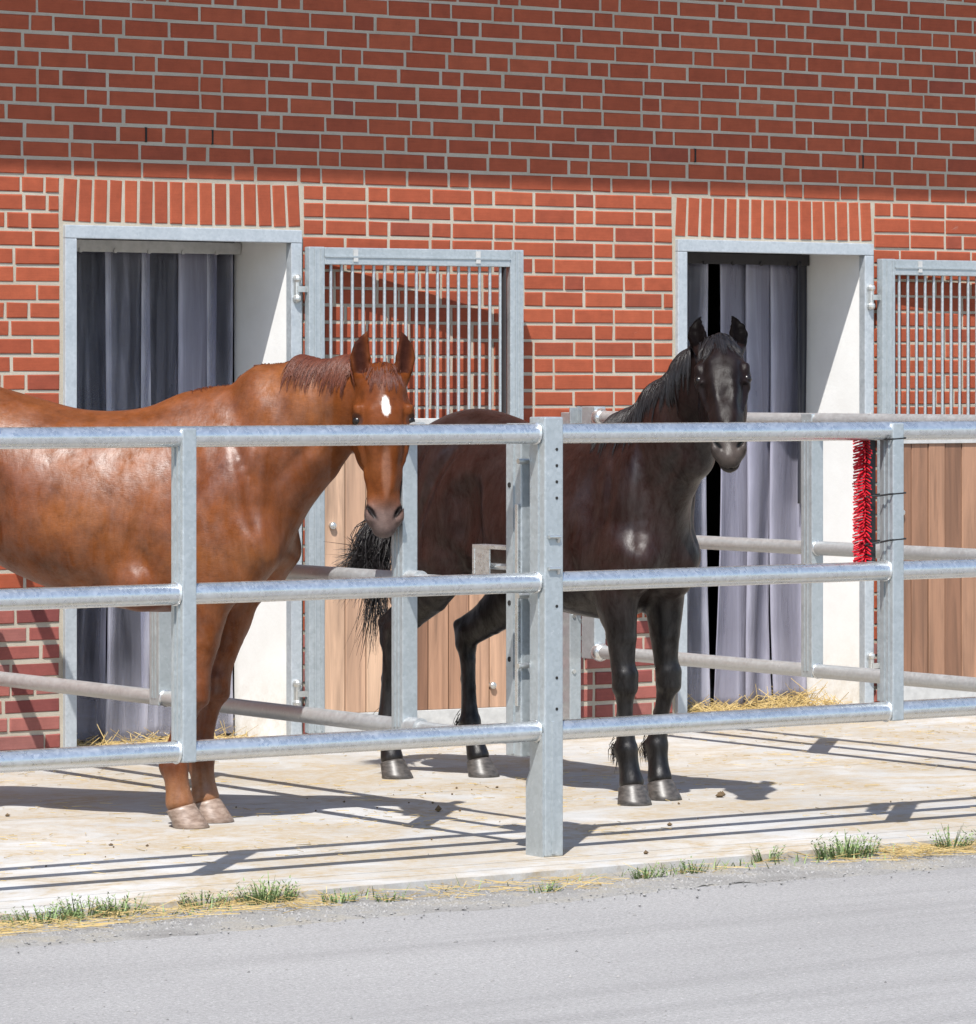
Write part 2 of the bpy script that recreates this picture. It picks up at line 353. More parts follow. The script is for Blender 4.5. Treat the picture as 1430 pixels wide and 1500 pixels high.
def lay(xa, xb, z, row):
    x = xa; k_ = 0
    last_h = rb.random() < .5
    first = True
    while x < xb - .03:
        if first:
            L = rb.choice([.25, .1875, .125, .25]); first = False
        elif last_h: L = BL_; last_h = False; k_ = 1
        else:
            p = (.16, .34, .55, .8)[min(k_, 3)]
            if rb.random() < p: L = HD; last_h = True; k_ = 0
            else: L = BL_; k_ += 1
        if xb - x - L < .055: L = xb - x
        bricks.append((x + L / 2, z, L - JT * rb.uniform(.85, 1.1), CH - JT * rb.uniform(.9, 1.1), rb.gauss(0, .0025), worn(x + L / 2, z)))
        x += L
BX0, BX1 = -5.0, 5.6
for row in range(0, 56):
    z = (row + .5) * CH - .03
    # courses are set out so that a joint lies on 2.71 m
    z = 2.71 - CH * (32 - row) + CH / 2
    if z < .02 or z > 4.35: continue
    off = rb.uniform(-.1, .1)
    lintel = 2.71 - 2.7 * CH < z < 2.71
    cuts = []
    for d in (D1, D2):
        a, b_ = (d[0] - .005, d[1] + .004)
        if z < TOP - .02: cuts.append((a, b_))
        elif lintel: cuts.append((a - .004, b_ + .004))
    xs = BX0 + off
    for a, b_ in cuts: lay(xs, a - JT * .5, z, row); xs = b_ + JT * .5
    lay(xs, BX1, z, row)
for (d, n_) in ((D1, 16), (D2, 16)):       # soldiers, slightly fanned
    w = (d[1] - d[0] + .01) / n_
    for i in range(n_):
        x = d[0] - .005 + w * (i + .5); u = (i + .5) / n_ - .5
        bricks.append((x, (TOP + 2.71) / 2 + .003, 2.71 - TOP - .022, w - JT * rb.uniform(.8, 1.1), math.pi / 2 + u * .10 + rb.gauss(0, .006), False))
# the 300 that show largest are objects of their own, the rest one part
def cam_px(x, z):
    d = Vector((x, 0, z)) - cam.location; Z = d.x * math.sin(TH) + d.y * math.cos(TH); l = d.x * math.cos(TH) - d.y * math.sin(TH)
    return 715 + 6300 * l / Z, 558 - 6300 * d.z / Z, Z
def hidden(px, py):
    return (py > 590 and 100 > px and py < 900) or (440 < px < 775 and py > 350) or (px > 1290 and py > 375) or (py > 600 and px > 775)
key = []
for i, b_ in enumerate(bricks):
    px, py, Z = cam_px(b_[0], b_[1])
    vis = 10 < px < 1420 and 5 < py < 1110 and not hidden(px, py)
    key.append(((b_[2] * b_[3] / Z / Z) if vis else 0, i))
own = set(i for a, i in sorted(key, reverse=True)[:300])
cache = {}
rest = {0: MB(), 1: MB()}
for i, (x, z, L, h, rot, wn_) in enumerate(bricks):
    pr = min(.0018, rb.gauss(0, .001) + (rb.gauss(-.001, .002) if wn_ else 0))
    if i in own:
        kx = (round(L / .008), round(h / .004), rb.randrange(3), wn_)
        if kx not in cache:
            V, Fc = brick_mesh(kx[0] * .008, kx[1] * .004 - (.006 if wn_ else 0), kx[2]); me = bpy.data.meshes.new('brick'); me.from_pydata(V, [], Fc); me.materials.append(M_br[(int(wn_), 1)]); cache[kx] = me
        o = bpy.data.objects.new('brick', cache[kx]); o.location = (x, pr, z); o.rotation_euler = (0, -rot, 0); link(o, wall)
    else:
        V, Fc = brick_mesh(L, h - (.006 if wn_ else 0), i); c_, s_ = math.cos(rot), math.sin(rot)
        rest[int(wn_)].add([(x + a * c_ - e * s_, y + pr, z + a * s_ + e * c_) for a, y, e in V], Fc)
for k_, nm in ((0, 'brick'), (1, 'brick')):
    o = rest[k_].build(nm, M_br[(k_, 0)], wall); o['kind'] = 'stuff'

# ---- open weep joints (dark slots) in the shaded courses
for px_, z in ((-1.965, 2.71 + CH * 2.5), (-1.60, 2.71 + CH * 2.5), (1.30, 2.71 + CH * 2.5), (2.42, 2.71 + CH * 2.5)):
    MB().box(px_ - .005, px_ + .005, -.0025, .02, z - .035, z + .035).build('weep_joint', M_hole, wall)

# ---- door frames and plastered linings
for (a, b_) in (D1, D2):
    f = MB(); p = .018
    f.box(a, a + FW, -p, .03, .0, TOP - FW - .0015, .004); f.box(b_ - FW, b_, -p, .03, .0, TOP - FW - .0015, .004); f.box(a, b_, -p, .03, TOP - FW, TOP, .004)
    f.build('door_frame', M_frame, bld)
    l = MB(); e = .0
    l.box(a + .012, a + FW - .008, .031, TK + .02, 0, TOP - FW + .02); l.box(b_ - FW + .008, b_ - .012, .031, TK + .02, 0, TOP - FW + .02); l.box(a + .012, b_ - .012, .031, TK + .02, TOP - FW + .021, TOP - .004)
    l.build('doorway_lining', M_plas, bld)
    fl = MB(); fl.box(a + FW, b_ - FW, -.02, TK, -.02, .012); fl.build('threshold', M_conc, bld)
# ---- stable doors, swung open against the wall: bars above, planks below
def stable_door(hx, ang, bolts):
    d = empty('door', (hx, -.022, .0)); d.parent = bld; d.rotation_euler = (0, 0, -math.radians(ang))
    W, H0, H1, MID = 1.175, .06, 2.405, 1.475
    t = .05
    for (x0, x1, nm) in ((0, .085, 'stile'), (W - .075, W, 'stile')):
        s = MB(); s.box(x0, x1, -t, 0, H0, H1, .004)
        s.box(x0 + .028, x0 + .036, -t - .006, -t + .002, H0 + .01, H1 - .01); s.box(x1 - .022, x1 - .014, -t - .006, -t + .002, H0 + .01, H1 - .01)
        s.build(nm, M_galv2, d)
    r = MB(); r.box(.085, W - .075, -t, 0, H1 - .085, H1 - .002, .004); r.box(.085, W - .075, -t - .006, -t + .002, H1 - .05, H1 - .042); r.build('top_rail', M_galv2, d)
    r = MB(); r.box(.085, W - .075, -t, 0, MID, MID + .10, .004); r.box(.085, W - .075, -t - .004, -t + .002, MID - .05, MID + .03, .002); r.build('middle_rail', M_grey, d)
    r = MB(); r.box(.085, W - .075, -t + .004, -.004, H0, H0 + .09, .003); r.build('bottom_rail', M_grey, d)
    nb = 17; x0, x1 = .085, W - .075
    bm_ = MB(); bm_.tube((0, 0, MID + .10), (0, 0, H1 - .085), .0080, 10); src = None
    for i in range(nb):
        x = x0 + (x1 - x0) * (i + .75) / (nb + .5)
        if src is None: src = bm_.build('bar', M_galv2, d, smooth=True); o = src
        else: o = src.copy(); link(o, d)
        o.location = (x, -t / 2, 0)
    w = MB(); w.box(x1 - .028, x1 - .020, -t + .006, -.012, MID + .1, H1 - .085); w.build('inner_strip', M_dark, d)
    npk = 9; pw = (x1 - x0) / npk; src = {}
    rp = random.Random(int(hx * 100))
    for i in range(npk):
        k_ = i % 3
        if k_ not in src:
            pm = MB(); pm.box(-pw / 2 + .0025, pw / 2 - .0025, -t + .008 - .001 * k_, -.008, H0 + .09, MID, .004); o = pm.build('plank', M_wood, d); src[k_] = o
        else: o = src[k_].copy(); link(o, d)
        o.location = (x0 + pw * (i + .5), rp.uniform(-.002, .002), 0)
    for (bx, bz) in bolts:
        MB().tube((bx, -t - .012, bz), (bx, -t + .012, bz), .017, 12).ball((bx, -t - .012, bz), .014, 10, 6, (1, .5, 1)).build('bolt', M_pin, d)
    for z in (2.20, 1.52, .25):      # hinges on the frame
        h_ = MB(); h_.tube((-.045, -.01, z - .05), (-.045, -.01, z + .05), .016, 12); h_.box(-.05, .01, -.03, -.012, z - .014, z + .014); h_.ball((-.045, -.012, z + .05), .022, 10, 7); h_.ball((-.045, -.012, z - .045), .022, 10, 7)
        h_.build('hinge', M_pin, d)
    for bx in (.25, .92): MB().box(bx - .012, bx + .012, -t - .005, -t + .001, H1 - .07, H1 - .01).build('rivet_plate', M_grey, d)
    return d
d1 = stable_door(-1.095, 7.0, ((.125, 1.06), (1.0, .26)))
d2 = stable_door(2.497, 3.0, ((.125, 1.06), (1.0, .26)))

# ------------------------------------------------------------------ strip curtains in the doorways
def strip(cur, name, x0, x1, z0, z1, y, wave, mat, seed, bulge=0.0):
    r = random.Random(seed); nx, nz = 16, 40; V = []; Fc = []
    p1, p2, a1, a2 = r.uniform(0, 6), r.uniform(0, 6), r.uniform(.6, 1), r.uniform(.3, 1)
    for j in range(nz + 1):
        q = j / nz; z = z1 + (z0 - z1) * q
        for i in range(nx + 1):
            u = i / nx
            curl = math.sin((u - .5) * math.pi) * .010 * r.choice((1, 1))
            dy = wave * q ** .6 * (a1 * math.sin(u * 5 + p1 + q * 1.5) + a2 * math.sin(q * 5.5 + p2 + u * 2)) + curl + bulge * (u - .5) ** 2 * 4
            dx = wave * .6 * q * math.sin(q * 4 + p2)
            V.append((x0 + (x1 - x0) * u + dx, y + dy, z))
    for j in range(nz):
        for i in range(nx):
            a = j * (nx + 1) + i; Fc.append((a, a + 1, a + nx + 2, a + nx + 1))
    o = mesh_obj(name, V, Fc, mat, cur, smooth=True)
    at = o.data.attributes.new('edge', 'FLOAT', 'POINT'); at.data.foreach_set('value', [abs((i % (nx + 1)) / nx - .5 + .02 * math.sin(i * .07)) ** 5 * 2 ** 5 for i in range(len(V))])
    s = o.modifiers.new('thick', 'SOLIDIFY'); s.thickness = .003
    return o
M_gap_shade = plain('gap_shade', (.012, .013, .022), .3)  # near-black colour painting the shade of the open gap beside the curtain
YC = TK - .035
def curtain(d, spec, rail_mat, label, seed):
    c = empty('strip_curtain', ((d[0] + d[1]) / 2, YC, 0)); tag(c, label, 'curtain', 'strip curtains in the doorways')
    cx = (d[0] + d[1]) / 2
    rl = MB(); rl.box(d[0] + FW - cx, d[1] - FW - cx, -.02, .012, TOP - FW - .045, TOP - FW + .012, .003)
    for i in range(6): rl.tube((d[0] + .15 + i * .19 - cx, -.03, TOP - FW - .04), (d[0] + .15 + i * .19 - cx, -.018, TOP - FW - .04), .010, 10)
    rl.build('curtain_rail', rail_mat, c)
    for i, (a, b_, z0, y, wv, mt) in enumerate(spec):
        strip(c, 'strip', d[0] + FW + a - cx, d[0] + FW + b_ - cx, z0, TOP - FW - .02, y, wv, mt, seed + i)
    return c
W_ = D1[1] - D1[0] - 2 * FW
curtain(D1, [(.0, .26, .02, .0, .015, M_pvc1), (.21, .47, .03, .014, .022, M_pvc1), (.42, .68, .02, .0, .026, M_pvc1), (.63, .88, .035, .014, .018, M_pvc1), (.83, 1.06, .02, .0, .02, M_pvc2), (1.0, W_ - .02, .03, .014, .012, M_pvc1)], M_grey, 'clear plastic strip curtain in the doorway behind the chestnut horse', 40)
curtain(D2, [(.0, .24, .02, .0, .014, M_pvc1), (.22, .515, .03, .0, .016, M_pvc1), (.59, .80, .02, .014, .035, M_pvc2), (.755, .97, .035, .0, .035, M_pvc2), (.93, W_ - .01, .05, .014, .022, M_pvc2), (1.10, W_ - .004, 1.10, -.012, .006, M_gap_shade)], M_dark, 'milky plastic strip curtain in the doorway beside the dark horse', 60)  # last entry is no curtain strip: added dark sheet for the unlit interior gap

# ------------------------------------------------------------------ fences
def cprofile(mb, x0, x1, y0, y1, z0, z1, side='x'):
    """closed upright with two shallow grooves on its flanks"""
    mb.box(x0, x1, y0, y1, z0, z1, .005)
    w = (y1 - y0)
    for q in (.30, .62): mb.box(x0 - .004, x0 + .002, y0 + w * q, y0 + w * q + w * .12, z0 + .004, z1 - .004)
    return mb
FY = -4.60
RZ = (1.563, 1.013, .462); RR = .0375
def weld(mb, p, r=.043, ax='x'):
    sq = (.35, 1, 1) if ax == 'x' else (1, .35, 1)
    return mb.ball(p, r, 14, 8, sq)
def panel(x0, x1, ux, label, end_right):
    p = empty('paddock_fence', ((x0 + x1) / 2, FY, 0)); tag(p, label, 'fence', 'front fence panels'); cx = (x0 + x1) / 2
    for z in RZ:
        r = MB(); r.tube((x0 - cx, 0, z), (x1 - cx, 0, z), RR, 28)
        if end_right: weld(r, (x1 - cx - .004, 0, z))
        r.build('rail', M_galv, p, smooth=True)
    for u in ux:
        b_ = MB(); cprofile(b_, u - .019 - cx, u + .0375 - cx, -.042, .040, RZ[2] - .036, RZ[0] + .030)
        b_.build('upright', M_galv2, p)
        
        for z in RZ[1:]:
            wd_ = MB(); weld(wd_, (u - .0225 - cx, 0, z)); wd_.build('weld', M_galv, p, smooth=True)
    return p
panel(-8.6, -2.99, (-4.515, -7.2), 'front fence panel before the chestnut horse, left of the bolted post', True)
panel(-2.902, 1.6, (-1.285, .75), 'front fence panel before the dark horse, right of the bolted post', False)
# main post
po = empty('fence_post', (-2.945, FY, 0)); tag(po, 'tall galvanised fence post with bolt holes between the two front panels', 'post')
b_ = MB(); b_.box(-.042, .042, -.05, .05, 0, 1.625, .006); b_.box(-.046, -.041, -.012, .0, .42, 1.6, .001); b_.box(-.012, .002, -.054, -.049, .01, .50, .001); b_.build('shaft', M_galv2, po)
b_ = MB(); b_.add([(-.0425, -.045, .0), (-.049, -.045, .0), (-.049, .062, .0), (-.0425, .062, .0), (-.0425, -.045, .46), (-.049, -.045, .46), (-.049, .062, .27), (-.0425, .062, .27)],
    [(0, 3, 2, 1), (4, 5, 6, 7), (0, 1, 5, 4), (1, 2, 6, 5), (2, 3, 7, 6), (3, 0, 4, 7)]); b_.build('foot_plate', M_galv2, po)
for z in (1.505, 1.445, 1.385, 1.325, .925, .66, .545): MB().tube((.012, -.0515, z), (.012, -.047, z), .006, 10).build('bolt_hole', M_hole, po)
for z in (1.182, 1.065):
    MB().tube((-.03, -.058, z), (.022, -.058, z), .007, 10).tube((.016, -.058, z), (.018, -.052, z - .02), .006, 8).build('pin', M_pin, po)
# dividers between the paddocks (perpendicular to the wall)
def divider(x, y_wall, y_front, uy, zs, label, thin_from=None):
    g = empty('dividing_fence', (x, (y_wall + y_front) / 2, 0)); tag(g, label, 'fence', 'dividing fences'); cy = (y_wall + y_front) / 2
    for z in zs:
        r = MB(); r.tube((0, y_wall - cy, z), (0, (thin_from or y_front) - cy, z), .033, 24)
        r.build('rail', M_galv3, g, smooth=True)
        if thin_from:
            r = MB(); r.tube((0, thin_from - cy, z + .004), (0, y_front - cy, z + .004), .024, 20); r.tube((0, thin_from - .05 - cy, z), (0, thin_from + .03 - cy, z), .040, 20)
            r.build('rail_sleeve', M_galv3, g, smooth=True)
    for u in uy:
        b_ = MB(); b_.box(-.035, .035, u - .04 - cy, u + .04 - cy, zs[2] - .03, zs[0] + .03, .004); b_.box(-.039, -.03, u - .012 - cy, u - .004 - cy, zs[2], zs[0]); b_.box(-.039, -.03, u + .012 - cy, u + .02 - cy, zs[2], zs[0])
        b_.build('upright', M_galv2, g)
        wd_ = MB(); weld(wd_, (0, u - .044 - cy, zs[1]), .037, 'y'); wd_.build('weld', M_galv, g, smooth=True); wd_ = MB(); weld(wd_, (0, u - .044 - cy, zs[2]), .037, 'y'); wd_.build('weld', M_galv, g, smooth=True)
    return g, cy
ZD = (1.575, .978, .405)
g1, cy = divider(-2.945, -.20, -4.42, (-3.655, -1.8), (1.56, .985, .415), 'dividing fence running back to the wall behind the chestnut horse', -3.72)
b_ = MB(); b_.box(-.05, .05, -4.51 - cy, -4.41 - cy, .36, 1.60, .005); b_.box(-.055, -.04, -4.465 - cy, -4.450 - cy, .37, 1.58); b_.build('end_post', M_galv2, g1)
for z in (1.37, .93, .72): MB().tube((-.0525, -4.435 - cy, z), (-.048, -4.435 - cy, z), .010, 10).build('bolt_hole', M_hole, g1)
MB().box(-.062, -.052, -4.505 - cy, -4.485 - cy, .55, 1.30, .002).build('locking_bar', M_galv, g1)
for z in (1.46, .96, .70): MB().tube((-.075, -4.525 - cy, z), (-.03, -4.525 - cy, z), .010, 10).build('pin', M_pin, g1)
lb = MB()
for (ya, yb, za, zb) in ((-4.41, -4.16, 1.125, 1.14), (-4.41, -4.16, .97, .985), (-4.175, -4.16, .985, 1.125)): lb.box(-.03, .03, ya - cy, yb - cy, za, zb, .002)
lb.box(-.028, -.022, -4.27 - cy, -4.16 - cy, .985, 1.125); lb.tube((0, -4.41 - cy, 1.06), (0, -4.16 - cy, 1.06), .012, 12); lb.build('latch_loop', M_galv, g1)
g2, cy2 = divider(.50, -.20, -4.36, (-1.93,), ZD, 'dividing fence running back to the wall behind the dark horse')
b_ = MB(); b_.box(-.035, .035, -.26 - cy2, -.15 - cy2, .37, 1.63, .005); b_.build('end_post', M_galv2, g2)
for z in ZD: MB().ball((-.0, -.26 - cy2, z), .048, 16, 10).build('end_cap', M_galv, g2, smooth=True)
# hinge posts on the wall
for x, lab in ((-2.945, 'galvanised hinge post on the wall left of the doorway with clear strips'), (.475, 'galvanised hinge post on the wall between the two stable doors')):
    h = empty('wall_post', (x, -.03, 0)); tag(h, lab, 'post', 'hinge posts on the wall')
    b_ = MB(); b_.box(-.035, .035, -.055, .022, .0, 1.60, .004); b_.build('shaft', M_galv2, h)
    b_ = MB(); b_.box(-.04, .16, -.066, -.057, 1.54, 1.625, .002); b_.box(.0, .016, -.075, -.067, 1.52, 1.63, .001); b_.build('top_bracket', M_galv2, h)
    sp = MB()
    pts = [(.02 + .026 * math.cos(i * .9), -.075 - .016 * math.sin(i * .9), .60 + i * .0035) for i in range(44)]
    sp.path(pts, .005, 6); sp.build('latch_spring', M_pin, h)
    for z in (1.56, .58, .30): MB().tube((-.01, -.062, z), (-.01, -.052, z), .011, 10).build('bolt', M_pin, h)

# ------------------------------------------------------------------ red scratching brush on the right-hand upright
bx, by = -1.362, FY + .045
br = empty('scratching_brush', (bx, by, .95)); tag(br, 'red bristle scratching brush strapped to the right front fence upright', 'brush')
MB().box(-.012, .03, -.016, .016, .10, .61, .003).build('back_plate', M_strap, br)
rr = random.Random(5); bs = MB()
for i in range(44):
    z = .10 + i * .0116
    for k_ in range(6):
        a = math.radians(180 + (k_ - 2.5) * 30 + rr.uniform(-6, 6)); l = .050 * rr.uniform(.93, 1.05); dr = rr.gauss(0, .0035) - .012
        bs.tube((-.010, 0, z), (-.010 + l * math.cos(a), l * math.sin(a), z + dr), .0036, 6, .0030)
o = bs.build('bristles', M_red, br); o['kind'] = 'stuff'
for z, s in ((.58, 0), (.365, .012), (.185, .018)):
    q = MB(); x2 = 0.122
    loop = [(-.04, -.03, z - s), (.03, -.045, z - s * .5), (x2 - .075, -.085, z), (x2 + .002, -.085, z + .004), (x2 + .006, -.005, z), (.03, .03, z - s * .5), (-.03, .03, z - s)]
    q.path(loop, .0038, 6); q.build('strap', M_strap, br)
# ------------------------------------------------------------------ horses
# A horse body is one continuous skin: a smooth union of tapering elliptical
# limbs is sampled on a grid and turned into a mesh (surface nets).
class Field:
    def __init__(s, lo, hi, h):
        s.lo = np.array(lo, float); s.h = h
        s.n = np.ceil((np.array(hi) - s.lo) / h).astype(int) + 1
        s.f = np.full(tuple(s.n), 1.0, np.float32)
        s.ax = [(s.lo[i] + h * np.arange(s.n[i])).astype(np.float32) for i in range(3)]

    def box(s, lo, hi):
        i0 = np.clip(np.floor((np.array(lo) - s.lo) / s.h).astype(int), 0, s.n - 1)
        i1 = np.clip(np.ceil((np.array(hi) - s.lo) / s.h).astype(int) + 1, 1, s.n)
        sl = tuple(slice(a, b) for a, b in zip(i0, i1))
        g = np.meshgrid(*[s.ax[i][sl[i]] for i in range(3)], indexing='ij', sparse=True)
        return sl, g

    def mix(s, sl, d, k, sub=False):
        a = s.f[sl]
        if sub:
            b = -d
            hh = np.clip(0.5 - 0.5 * (a - b) / k, 0, 1)
            s.f[sl] = a * (1 - hh) + b * hh + k * hh * (1 - hh)
        else:
            hh = np.clip(0.5 + 0.5 * (a - d) / k, 0, 1)
            s.f[sl] = a * (1 - hh) + d * hh - k * hh * (1 - hh)

    def tube(s, pts, k=0.04, sub=False, kk=0.02):
        """pts: list of (centre, r_side, r_up, up_vector, side_shift); elliptical sections along a polyline"""
        rm = max(max(p[1], p[2]) for p in pts)
        P = np.array([p[0] for p in pts], float)
        m = rm * 1.15 + k + 0.03
        sl, g = s.box(P.min(0) - m, P.max(0) + m)
        best = None
        for (a, b) in zip(pts[:-1], pts[1:]):
            A = np.array(a[0], float); B = np.array(b[0], float)
            ab = B - A; L2 = ab @ ab; L = math.sqrt(L2)
            px = g[0] - A[0]; py = g[1] - A[1]; pz = g[2] - A[2]
            tt = (px * ab[0] + py * ab[1] + pz * ab[2]) / L2
            t = np.clip(tt, 0, 1)
            ax_res = (tt - t) * L
            up = np.array(a[3], float) + np.array(b[3], float)
            dirv = ab / L
            up = up - dirv * (up @ dirv); up /= np.linalg.norm(up)
            sd = np.cross(up, dirv)
            us = px * sd[0] + py * sd[1] + pz * sd[2]
            uu = px * up[0] + py * up[1] + pz * up[2]
            rs = a[1] + (b[1] - a[1]) * t
            ru = a[2] + (b[2] - a[2]) * t
            rx = 0.8 * np.minimum(rs, ru)
            v = np.sqrt(us * us + uu * uu + ax_res * ax_res) + 1e-6
            q = np.sqrt((us / rs) ** 2 + (uu / ru) ** 2 + (ax_res / rx) ** 2) + 1e-6
            d = (v * (1 - 1 / q)).astype(np.float32)
            if best is None:
                best = d
            else:
                hh = np.clip(0.5 + 0.5 * (best - d) / kk, 0, 1)
                best = best * (1 - hh) + d * hh - kk * hh * (1 - hh)
        s.mix(sl, best, k, sub)

    def ell(s, c, r, R=None, k=0.03, sub=False):
        """ellipsoid with half axes r and rotation matrix R (columns = axes)"""
        c = np.array(c, float); m = max(r) + k + 0.03
        sl, g = s.box(c - m, c + m)
        p = [g[0] - c[0], g[1] - c[1], g[2] - c[2]]
        if R is None: R = np.eye(3)
        u = [p[0] * R[0, i] + p[1] * R[1, i] + p[2] * R[2, i] for i in range(3)]
        v = np.sqrt(u[0] ** 2 + u[1] ** 2 + u[2] ** 2) + 1e-6
        q = np.sqrt((u[0] / r[0]) ** 2 + (u[1] / r[1]) ** 2 + (u[2] / r[2]) ** 2) + 1e-6
        s.mix(sl, (v * (1 - 1 / q)).astype(np.float32), k, sub)

    def trunk(s, st, k=0.05):
        """st rows: X, z_top, z_bottom, half width, height of the widest point (0..1), ridge sharpness"""
        st = np.array(sorted(st), float)
        X = s.ax[0]
        def ip(c):   # smooth (catmull-rom) interpolation
            x = st[:, 0]; y = st[:, c]
            mm = np.gradient(y, x)
            i = np.clip(np.searchsorted(x, X) - 1, 0, len(x) - 2)
            hh = x[i + 1] - x[i]; t = np.clip((X - x[i]) / hh, 0, 1)
            return ((2*t**3 - 3*t**2 + 1) * y[i] + (t**3 - 2*t**2 + t) * hh * mm[i]
                    + (-2*t**3 + 3*t**2) * y[i+1] + (t**3 - t**2) * hh * mm[i+1])
        top, bot, w, wc, sh = [ip(c)[:, None, None].astype(np.float32) for c in range(1, 6)]
        zc = bot + (top - bot) * wc
        gz = s.ax[2][None, None, :] - zc
        gy = s.ax[1][None, :, None] * np.ones_like(gz)
        gx = np.maximum(np.maximum(st[0, 0] - X, X - st[-1, 0]), 0)[:, None, None] * np.ones_like(gy)
        ru = np.where(gz > 0, top - zc, zc - bot)
        e = np.where(gz > 0, sh, 2.15)
        v = np.sqrt(gy ** 2 + gz ** 2 + gx ** 2) + 1e-6
        q = (np.abs(gy / w) ** e + np.abs(gz / ru) ** e + (gx / 0.06) ** 2 + 1e-9) ** (1 / e)
        d = (v * (1 - 1 / q)).astype(np.float32)
        s.mix((slice(None),) * 3, d, k)

    def crease(s, pts, r, depth, k=.025):
        P = np.array(pts, float); t = np.linspace(0, len(P) - 1, 4 * len(P))
        p = np.stack([np.interp(t, np.arange(len(P)), P[:, i]) for i in range(3)], 1)
        for it in range(14): p = p - s.grad(p) * (s.sample(p) * .7)[:, None]
        p = p + s.grad(p) * (r - depth)
        n = len(p); q = [(p[i], r * (.35 + .65 * math.sin(math.pi * (i + .5) / n)), r * (.35 + .65 * math.sin(math.pi * (i + .5) / n)), (0, 0.3, 1)) for i in range(n)]
        s.tube(q, k=k, sub=True)

    def sample(s, p):
        u = (np.asarray(p) - s.lo) / s.h
        u = np.clip(u, 0.001, s.n - 1.002)
        i = np.floor(u).astype(int); t = u - i
        f = 0
        for a in (0, 1):
            for b in (0, 1):
                for c in (0, 1):
                    w = (t[..., 0] if a else 1 - t[..., 0]) * (t[..., 1] if b else 1 - t[..., 1]) * (t[..., 2] if c else 1 - t[..., 2])
                    f = f + w * s.f[i[..., 0] + a, i[..., 1] + b, i[..., 2] + c]
        return f

    def grad(s, p, e=0.012):
        p = np.asarray(p, float)
        g = np.stack([s.sample(p + np.eye(3)[i] * e) - s.sample(p - np.eye(3)[i] * e) for i in range(3)], -1)
        return g / (np.linalg.norm(g, axis=-1, keepdims=True) + 1e-9)

    def mesh(s, smooth=3):
        f = s.f; ins = f < 0
        c = np.zeros(tuple(s.n - 1), np.int8)
        for a in (0, 1):
            for b in (0, 1):
                for d in (0, 1):
                    c += ins[a:s.n[0]-1+a, b:s.n[1]-1+b, d:s.n[2]-1+d]
        act = (c > 0) & (c < 8)
        idx = np.argwhere(act)
        vid = np.full(act.shape, -1, np.int32); vid[tuple(idx.T)] = np.arange(len(idx))
        acc = np.zeros((len(idx), 3)); cnt = np.zeros(len(idx))
        off = [(a, b, d) for a in (0, 1) for b in (0, 1) for d in (0, 1)]
        val = {o: f[idx[:, 0] + o[0], idx[:, 1] + o[1], idx[:, 2] + o[2]] for o in off}
        for o in off:
            for axn in range(3):
                if o[axn] == 0:
                    o2 = list(o); o2[axn] = 1; o2 = tuple(o2)
                    va, vb = val[o], val[o2]
                    cr = (va < 0) != (vb < 0)
                    t = np.where(cr, va / np.where(cr, va - vb, 1), 0)
                    p = np.tile(np.array(o, float), (len(idx), 1)); p[:, axn] += t
                    acc[cr] += p[cr]; cnt[cr] += 1
        V = s.lo + s.h * (idx + acc / cnt[:, None])
        quads = []
        for axn in range(3):
            o1, o2 = [(1, 2), (2, 0), (0, 1)][axn]
            sl0 = [slice(None)] * 3; sl1 = [slice(None)] * 3
            sl0[axn] = slice(0, -1); sl1[axn] = slice(1, None)
            A = ins[tuple(sl0)]; B = ins[tuple(sl1)]
            e = np.argwhere(A != B)
            ok = (e[:, o1] > 0) & (e[:, o2] > 0) & (e[:, o1] < s.n[o1]-1) & (e[:, o2] < s.n[o2]-1)
            e = e[ok]
            def vv(d1, d2):
                q = e.copy(); q[:, o1] -= d1; q[:, o2] -= d2
                return vid[q[:, 0], q[:, 1], q[:, 2]]
            q = np.stack([vv(1, 1), vv(0, 1), vv(0, 0), vv(1, 0)], 1)
            flip = ~A[e[:, 0], e[:, 1], e[:, 2]]
            q[flip] = q[flip][:, ::-1]
            quads.append(q)
        Q = np.concatenate(quads)
        E = np.concatenate([Q[:, [0, 1]], Q[:, [1, 2]], Q[:, [2, 3]], Q[:, [3, 0]]])
        deg = np.bincount(E.ravel(), minlength=len(V))[:, None]
        for it in range(smooth):
            S_ = np.zeros_like(V)
            for i in range(3):
                S_[:, i] = np.bincount(E[:, 0], V[E[:, 1], i], len(V)) + np.bincount(E[:, 1], V[E[:, 0], i], len(V))
            V = V + 0.5 * (S_ / deg - V)
        return V, Q

def nrm(v):
    v = np.array(v, float); return v / np.linalg.norm(v)

def ss(x, a, b):
    t = np.clip((x - a) / (b - a), 0, 1); return t * t * (3 - 2 * t)

def head_frame(poll, down, face):
    u = nrm(down); f = np.array(face, float); f = nrm(f - u * (f @ u)); w = np.cross(f, u)   # w = horse's left when u is down, f forward
    return np.array(poll, float), u, f, w

